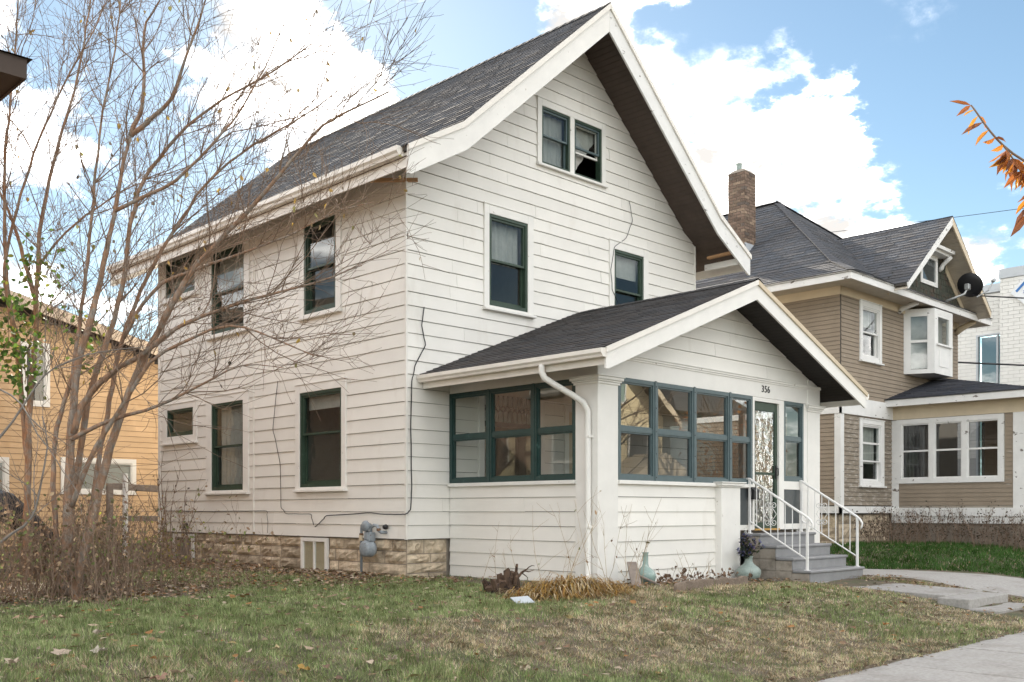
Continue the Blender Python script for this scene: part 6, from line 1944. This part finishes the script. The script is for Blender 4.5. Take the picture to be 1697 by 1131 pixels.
for s_, L in ((.84, .22), (.87, .20), (.80, .26), (.82, .22), (.90, .14), (.78, .26)):
    i = int(s_ * (len(bp) - 1))
    d = Vector((rng.uniform(-.1, .3), rng.uniform(-.4, .1), -.8 + rng.uniform(-.1, .3)))
    pth = path(rng, bp[i], d, L, 6, .1, -.03); sub.append(pth)
    m = MB(); m.tube(pth, [.005, .0045, .004, .0035, .003, .0025, .002], 5); m.build('twig', MAT['twig'], ot, smooth=True)
def oleaf(p, d, L):
    lm = MB(); g = rng.uniform(.8, 1.15)
    leafpoly(lm, p, d, (rng.gauss(-.4, .5), rng.gauss(-.6, .5), rng.gauss(.2, .5)), L, L * .27, tuple(v * g for v in rng.choice(OR)), rng.uniform(.2, .7))
    lm.build('leaf', MAT['leaf'], ot, recalc=False)
for i, p in enumerate(bp):
    u = i / (len(bp) - 1)
    if u < .35: continue
    if u > .84 or (i % 2 == 0 and u > .6):
        oleaf(p, Vector(F0 * rng.gauss(0, .3) - R0 * rng.uniform(.4, 1.0) + Vector((0, 0, rng.uniform(-.9, -.1)))), rng.uniform(.075, .12))
    if i % 3 == 0:
        oleaf(p, Vector(F0 * rng.gauss(0, .4) + R0 * rng.uniform(.1, .5) + Vector((0, 0, rng.uniform(-.9, .3)))), rng.uniform(.08, .13))
oleaf(bp[-1], -R0 + Vector((0, 0, .25)), .10)
for pth in sub:
    for j in range(1, 7):
        for _ in range(3):
            oleaf(pth[j], R0 * rng.gauss(-.25, .5) + F0 * rng.gauss(0, .5) + Vector((0, 0, -.8)), rng.uniform(.08, .13))

# ------------------------------------------------------------------ overhead wires
def wire(a, c, sag, r_, lab):
    pts = []
    for i in range(17):
        t = i / 16; p = Vector(a).lerp(Vector(c), t); p.z -= sag * 4 * t * (1 - t); pts.append(p)
    m = MB(); m.tube(pts, r_, 5); tag(m.build('overhead_wire', MAT['cable'], None), lab, 'wire')
wire((15.75, -2.1, 6.2), (26, -9, 6.6), .15, .018, 'black cable running from the satellite dish to the right')
wire((17.66, -.6, 4.95), (34, -9.5, 5.35), .1, .025, 'thick black service wire crossing the white brick wall')
wire((17.66, -.4, 4.30), (34, -9.5, 4.5), .1, .012, 'thin grey wire low across the white brick wall')
wire((17.0, 3.0, 8.9), (22, -9, 9.4), .1, .008, 'fine wire against the sky above the tan house')

# mirrored street trees across the road
def far_tree(name, label, base, h, seed, crown=None, cols=None):
    t = thing(name, base, label, 'tree'); rng = random.Random(seed)
    b0 = Vector(base)
    tr = path(rng, b0, (0, 0, 1), h * .55, 6, .05, .05); m = MB(); m.tube(tr, [.22, .20, .18, .15, .13, .11, .09], 8); m.build('trunk', MAT['bark'], t, smooth=True)
    br, lf = MB(), MB()
    for i in range(26):
        p = tr[rng.randint(2, 6)]; d = Vector((rng.gauss(0, 1), rng.gauss(0, 1), rng.uniform(.3, 1.4)))
        q = path(rng, p, d, h * rng.uniform(.25, .5), 7, .14, .05); br.tube(q, [.06, .05, .042, .035, .028, .02, .014, .01], 5, cap=False)
        for k in range(14):
            j = rng.randint(1, 6); q2 = path(rng, q[j], (q[j + 1] - q[j]).normalized() + Vector((rng.gauss(0, .7), rng.gauss(0, .7), rng.gauss(.2, .4))), rng.uniform(.5, 1.6), 4, .14, .04)
            br.tube(q2, [.014, .012, .01, .008, .006], 3, cap=False)
            if crown:
                for _ in range(crown):
                    g = rng.uniform(.6, 1.3); leafpoly(lf, q2[rng.randint(0, 4)] + Vector((rng.gauss(0, .15),) * 3), (rng.gauss(0, 1), rng.gauss(0, 1), rng.gauss(0, 1)), (0, 0, 1), .22, .16, tuple(v * g for v in rng.choice(cols)))
    br.build('crown', MAT['twig'], t, recalc=False, kind='stuff')
    if lf.v: lf.build('foliage', MAT['leaf'], t, recalc=False, kind='stuff')


far_tree('street_tree', 'bare tree across the street, mirrored in the porch glass', (23.5, -23.0, -.5), 11, 221)
far_tree('street_tree', 'orange-leaved tree across the street, mirrored in the porch glass', (36.2, -24.0, -.5), 8, 222, 4, [(.42, .14, .03), (.5, .2, .03), (.3, .09, .03)])
far_tree('street_tree', 'second bare tree across the street, mirrored in the door glass', (33.8, -22.5, -.5), 10, 223)


# ------------------------------------------------------------------ lawn grass and fallen leaves
def lawn_mask(x, y, rs):
    """True where grass may stand"""
    ok = (y > -7.60 - .12 * (vnoise(x, y, 5.0, 31) - .25))
    ok &= ~((x > -.02) & (x < 7.3) & (y > -.0) & (y < 8.2))
    ok &= ~((x > .78) & (x < 6.75) & (y > -3.2))
    ok &= ~((x > 3.5) & (x < 4.4) & (y > -3.9))
    ok &= ~((x > 4.24) & (x < 6.1) & (y > -4.2))
    ok &= ~((x > 4.27) & (x < 5.59) & (y > -6.2))
    ok &= ~((x > 3.95) & (x < 5.5) & (y < -6.05))
    xr = np.interp(-y, [2.55, 2.75, 3.6, 4.8, 6.2, 7.59], [7.6, 8.3, 8.75, 8.95, 9.2, 9.5]); xl = np.interp(-y, [3.15, 4.2, 5.4, 6.6, 7.59], [6.15, 5.98, 6.02, 6.0, 6.2])
    ok &= ~((x > xl) & (x < xr) & (y < -2.5))
    ok &= ~((x > 11.2) & (x < 18) & (y > -1.1)); ok &= ~((x > 13.7) & (y > -4.1))
    return ok


def dirtness(x, y):
    """0 lawn .. 1 bare soil (beds along the walls, under the trees)"""
    dl = np.where((y > -.2) & (y < 8.3), np.abs(-x), 9.0)
    dp = np.where(y > -3.3, np.where(x < .8, .8 - x, 9), 9.0)
    dp = np.where((y > -3.4) & (x > -.2) & (x < .9), 0.0, dp)
    df = np.where((x > .7) & (x < 3.9), np.abs(y + 3.1) - .62, 9.0)
    d = np.minimum(np.minimum(dl - .95 - .25 * (y > 2), np.where((y > -3.4) & (y < .2), dp - .7, 9)), df)
    w = vnoise(x, y, 2.3, 5) * .5 + vnoise(x, y, 6.0, 6) * .25 - .35
    tr = np.hypot(x + 4.7, (y - .6) * .9) - 1.5
    d = np.minimum(d, tr)
    d = np.minimum(d, np.where((x < -2.9) & (y > 0), 0.0 * x, 9.0) + np.where((x < -2.9) & (y > 0), 0, 0))
    return 1 - ss(-.1, .45, d - w * .8)


def straw_amt(x, y):
    n = vnoise(x, y, .55, 1) * .5 + vnoise(x, y, 1.6, 2) * .32 + vnoise(x, y, 4.5, 3) * .18
    side = ss(-2.5, 3.5, x) * .26 + ss(-4.0, -6.5, y) * .05
    return np.clip(ss(.36, .68, n + side - .10), 0, 1)


def build_grass():
    rs = np.random.RandomState(7)
    N = 1900000
    x = rs.uniform(-9.5, 14.5, N); y = rs.uniform(-7.72, 4.0, N)
    # the tan house's lawn is greener and thicker
    dx, dy = x + 9.28, y + 11.655
    dist = np.hypot(dx, dy)
    az = np.arctan2(dx, dy)
    keep = (np.abs(az - .777) < .66) & (rs.rand(N) < np.clip((7.5 / dist) ** 1.35, 0, 1)) & lawn_mask(x, y, rs)
    x, y, dist = x[keep], y[keep], dist[keep]
    nb_lawn = (x > 8.4) & (y > -6.5)
    dr = dirtness(x, y)
    keep = rs.rand(len(x)) > dr * .93
    keep &= rs.rand(len(x)) < (.30 + .55 * vnoise(x, y, 3.1, 9) + .45 * vnoise(x, y, 11.0, 19))
    x, y, dist, nb_lawn = x[keep], y[keep], dist[keep], nb_lawn[keep]
    n = len(x)
    st = straw_amt(x, y); st = np.where(nb_lawn, .03, st)
    is_straw = rs.rand(n) < (.16 + .74 * st)
    is_straw = np.where(nb_lawn, rs.rand(n) < .08, is_straw)
    h = rs.uniform(.025, .068, n) * (1 - .25 * is_straw) * (.75 + .5 * vnoise(x, y, 1.3, 4))
    h = np.where(nb_lawn, h * 1.5, h)
    cl = vnoise(x, y, 7.0, 21); cl2 = vnoise(x, y, 17.0, 22)
    h = h * (.55 + .9 * cl * cl + .35 * cl2)
    w = rs.uniform(.0022, .0046, n) * np.clip(dist / 8, 1, 2.2)
    a = rs.uniform(0, 2 * np.pi, n) * .45 + vnoise(x, y, 6.0, 23) * 9.0
    lean = rs.uniform(.15, 1.1, n) + .5 * is_straw
    z = np.where(y < -7.6, -.376, gz(x, y) - .004)
    ca, sa = np.cos(a), np.sin(a)
    b0 = np.stack([x - sa * w, y + ca * w, z], -1); b1 = np.stack([x + sa * w, y - ca * w, z], -1)
    hl = h / np.sqrt(1 + .5 * lean ** 2)
    tip = np.stack([x + ca * h * lean * .8, y + sa * h * lean * .8, z + hl], -1)
    V = np.stack([b0, b1, tip], 1).reshape(-1, 3)
    F = np.arange(3 * n).reshape(-1, 3)
    g = (rs.uniform(.55, 1.35, n) * (.72 + .5 * vnoise(x, y, 9.0, 24)))[:, None]
    green = np.array([.205, .265, .100]) * g
    green = np.where((rs.rand(n) < .3)[:, None], np.array([.33, .355, .175]) * g, green)
    green = np.where(nb_lawn[:, None], np.array([.05, .115, .022]) * g, green)
    straw = np.where((rs.rand(n) < .55)[:, None], np.array([.52, .43, .275]), np.array([.38, .28, .17])) * g
    straw = np.where((rs.rand(n) < .2)[:, None], np.array([.58, .50, .36]) * g, straw)
    col = np.where(is_straw[:, None], straw, green)
    cols = np.repeat(col, 3, axis=0)
    o = np_mesh('lawn_grass', V, F, MAT['grass'], cols)
    tag(o, 'short green and straw-coloured lawn grass', 'grass', kind='stuff')
    return n


NG = build_grass()


def build_litter():
    rng = random.Random(230)
    m = MB()
    cnt = 0
    LC = [(.26, .17, .10), (.33, .23, .15), (.19, .11, .065), (.40, .30, .21), (.14, .085, .055), (.34, .17, .06), (.45, .36, .27), (.24, .19, .08)]
    def drop(x, y, s=1.0):
        z = gzf(x, y) + rng.uniform(.008, .045)
        a = rng.uniform(0, 6.28); g = rng.uniform(.6, 1.15); c = rng.choice(LC)
        L = rng.uniform(.035, .085) * s
        leafpoly(m, (x, y, z), (math.cos(a), math.sin(a), rng.uniform(-.15, .25)), (rng.gauss(0, .35), rng.gauss(0, .35), 1), L, L * rng.uniform(.5, .85), tuple(v * g for v in c), rng.uniform(-.6, .9))
    for _ in range(4200):           # drift along the side wall and under the trees
        x, y = -abs(rng.gauss(0, 1.0)) - .05, rng.uniform(-1.5, 8)
        drop(x, y)
    for _ in range(1500):
        drop(rng.gauss(-4.4, 1.1), rng.gauss(.4, 1.0))
    for _ in range(1500):
        drop(rng.gauss(-2.2, 1.4), rng.gauss(1.0, 1.5))
    for _ in range(2600):
        drop(rng.uniform(-9, 6.5), rng.uniform(-7.5, 0.5))
    for _ in range(420):            # along the sidewalk edge
        x = rng.uniform(-4, 6); y = -7.6 + rng.gauss(.03, .10); z = max(gzf(x, max(y, -7.55)), -.372)
        a = rng.uniform(0, 6.28); g = rng.uniform(.5, 1.0); c = rng.choice(LC[:5]); L = rng.uniform(.03, .06)
        leafpoly(m, (x, y, z + .012), (math.cos(a), math.sin(a), .05), (rng.gauss(0, .3), rng.gauss(0, .3), 1), L, L * .6, tuple(v * g * .7 for v in c), .4)
    for _ in range(700):            # bed in front of the porch
        drop(rng.uniform(-1.6, 4.3), rng.gauss(-3.55, .25), .9)
    for _ in range(260):
        drop(rng.uniform(9, 12.5), rng.uniform(-5.5, -1.8), .9)
    for _ in range(420):
        drop(rng.uniform(5.5, 6.3), rng.uniform(-4.6, -3.1), .6)
    for _ in range(260):            # strip between walk and drive
        drop(rng.gauss(5.8, .12), rng.uniform(-6.5, -4.2), .8)
    o = m.build('fallen_leaves', MAT['litter'], None, recalc=False)
    tag(o, 'scatter of small brown fallen leaves over lawn and beds', 'fallen leaves', kind='stuff')
    # the larger single leaves
    pls = [(-6.69, -4.67, .17, (.50, .40, .31)), (-6.45, -4.70, .14, (.60, .52, .44)), (-6.05, -3.76, .13, (.55, .45, .37)), (-6.43, -5.58, .16, (.34, .20, .14)), (-6.26, -5.5, .14, (.50, .38, .27)), (-6.02, -5.85, .12, (.48, .28, .15)),
           (-5.95, -2.1, .15, (.45, .30, .21)), (-5.80, -2.2, .14, (.56, .40, .27)), (-5.35, -5.17, .11, (.50, .40, .22)), (-4.69, -5.72, .11, (.55, .46, .36)), (-7.05, -4.84, .12, (.52, .42, .32)), (-5.16, -6.5, .11, (.55, .46, .36)),
           (-3.92, -6.34, .11, (.50, .42, .30)), (-1.71, -6.6, .11, (.52, .42, .30)), (.16, -6.9, .11, (.55, .46, .34)), (-1.32, -5.93, .12, (.50, .40, .28)), (1.3, -6.7, .10, (.50, .22, .07)), (-3.3, -7.2, .12, (.46, .28, .10)), (-5.45, -5.72, .12, (.44, .28, .08)), (2.2, -6.3, .10, (.52, .44, .34))]
    pls.sort(key=lambda p: math.atan2(p[0] + 9.28, p[1] + 11.655))
    for i, (x, y, L, c) in enumerate(pls):
        lm = MB(); a = rng.uniform(0, 6.28)
        z = gzf(x, y) + .03
        c = tuple(v * .8 for v in c)
        # lobed dry leaf: a fan of folded lobes
        cen = Vector((x, y, z)); lm.col = c
        pts = []
        for k in range(14):
            t = a + 2 * math.pi * k / 14
            rr = L * (.46 if k % 2 == 0 else .29) * rng.uniform(.8, 1.15)
            pts.append(cen + Vector((math.cos(t) * rr, math.sin(t) * rr, rng.uniform(-.012, .035))))
        lm.add([tuple(cen)] + [tuple(p) for p in pts], [(0, 1 + k, 1 + (k + 1) % 14) for k in range(14)])
        o = lm.build('fallen_leaf', MAT['litter'], None, recalc=False)
        tag(o, '%s of the large dry leaves on the lawn, counted from the left edge' % ORD[i], 'fallen leaf', 'large single leaves on the lawn')


build_litter()
print('grass blades', NG, 'objects', len(bpy.data.objects))
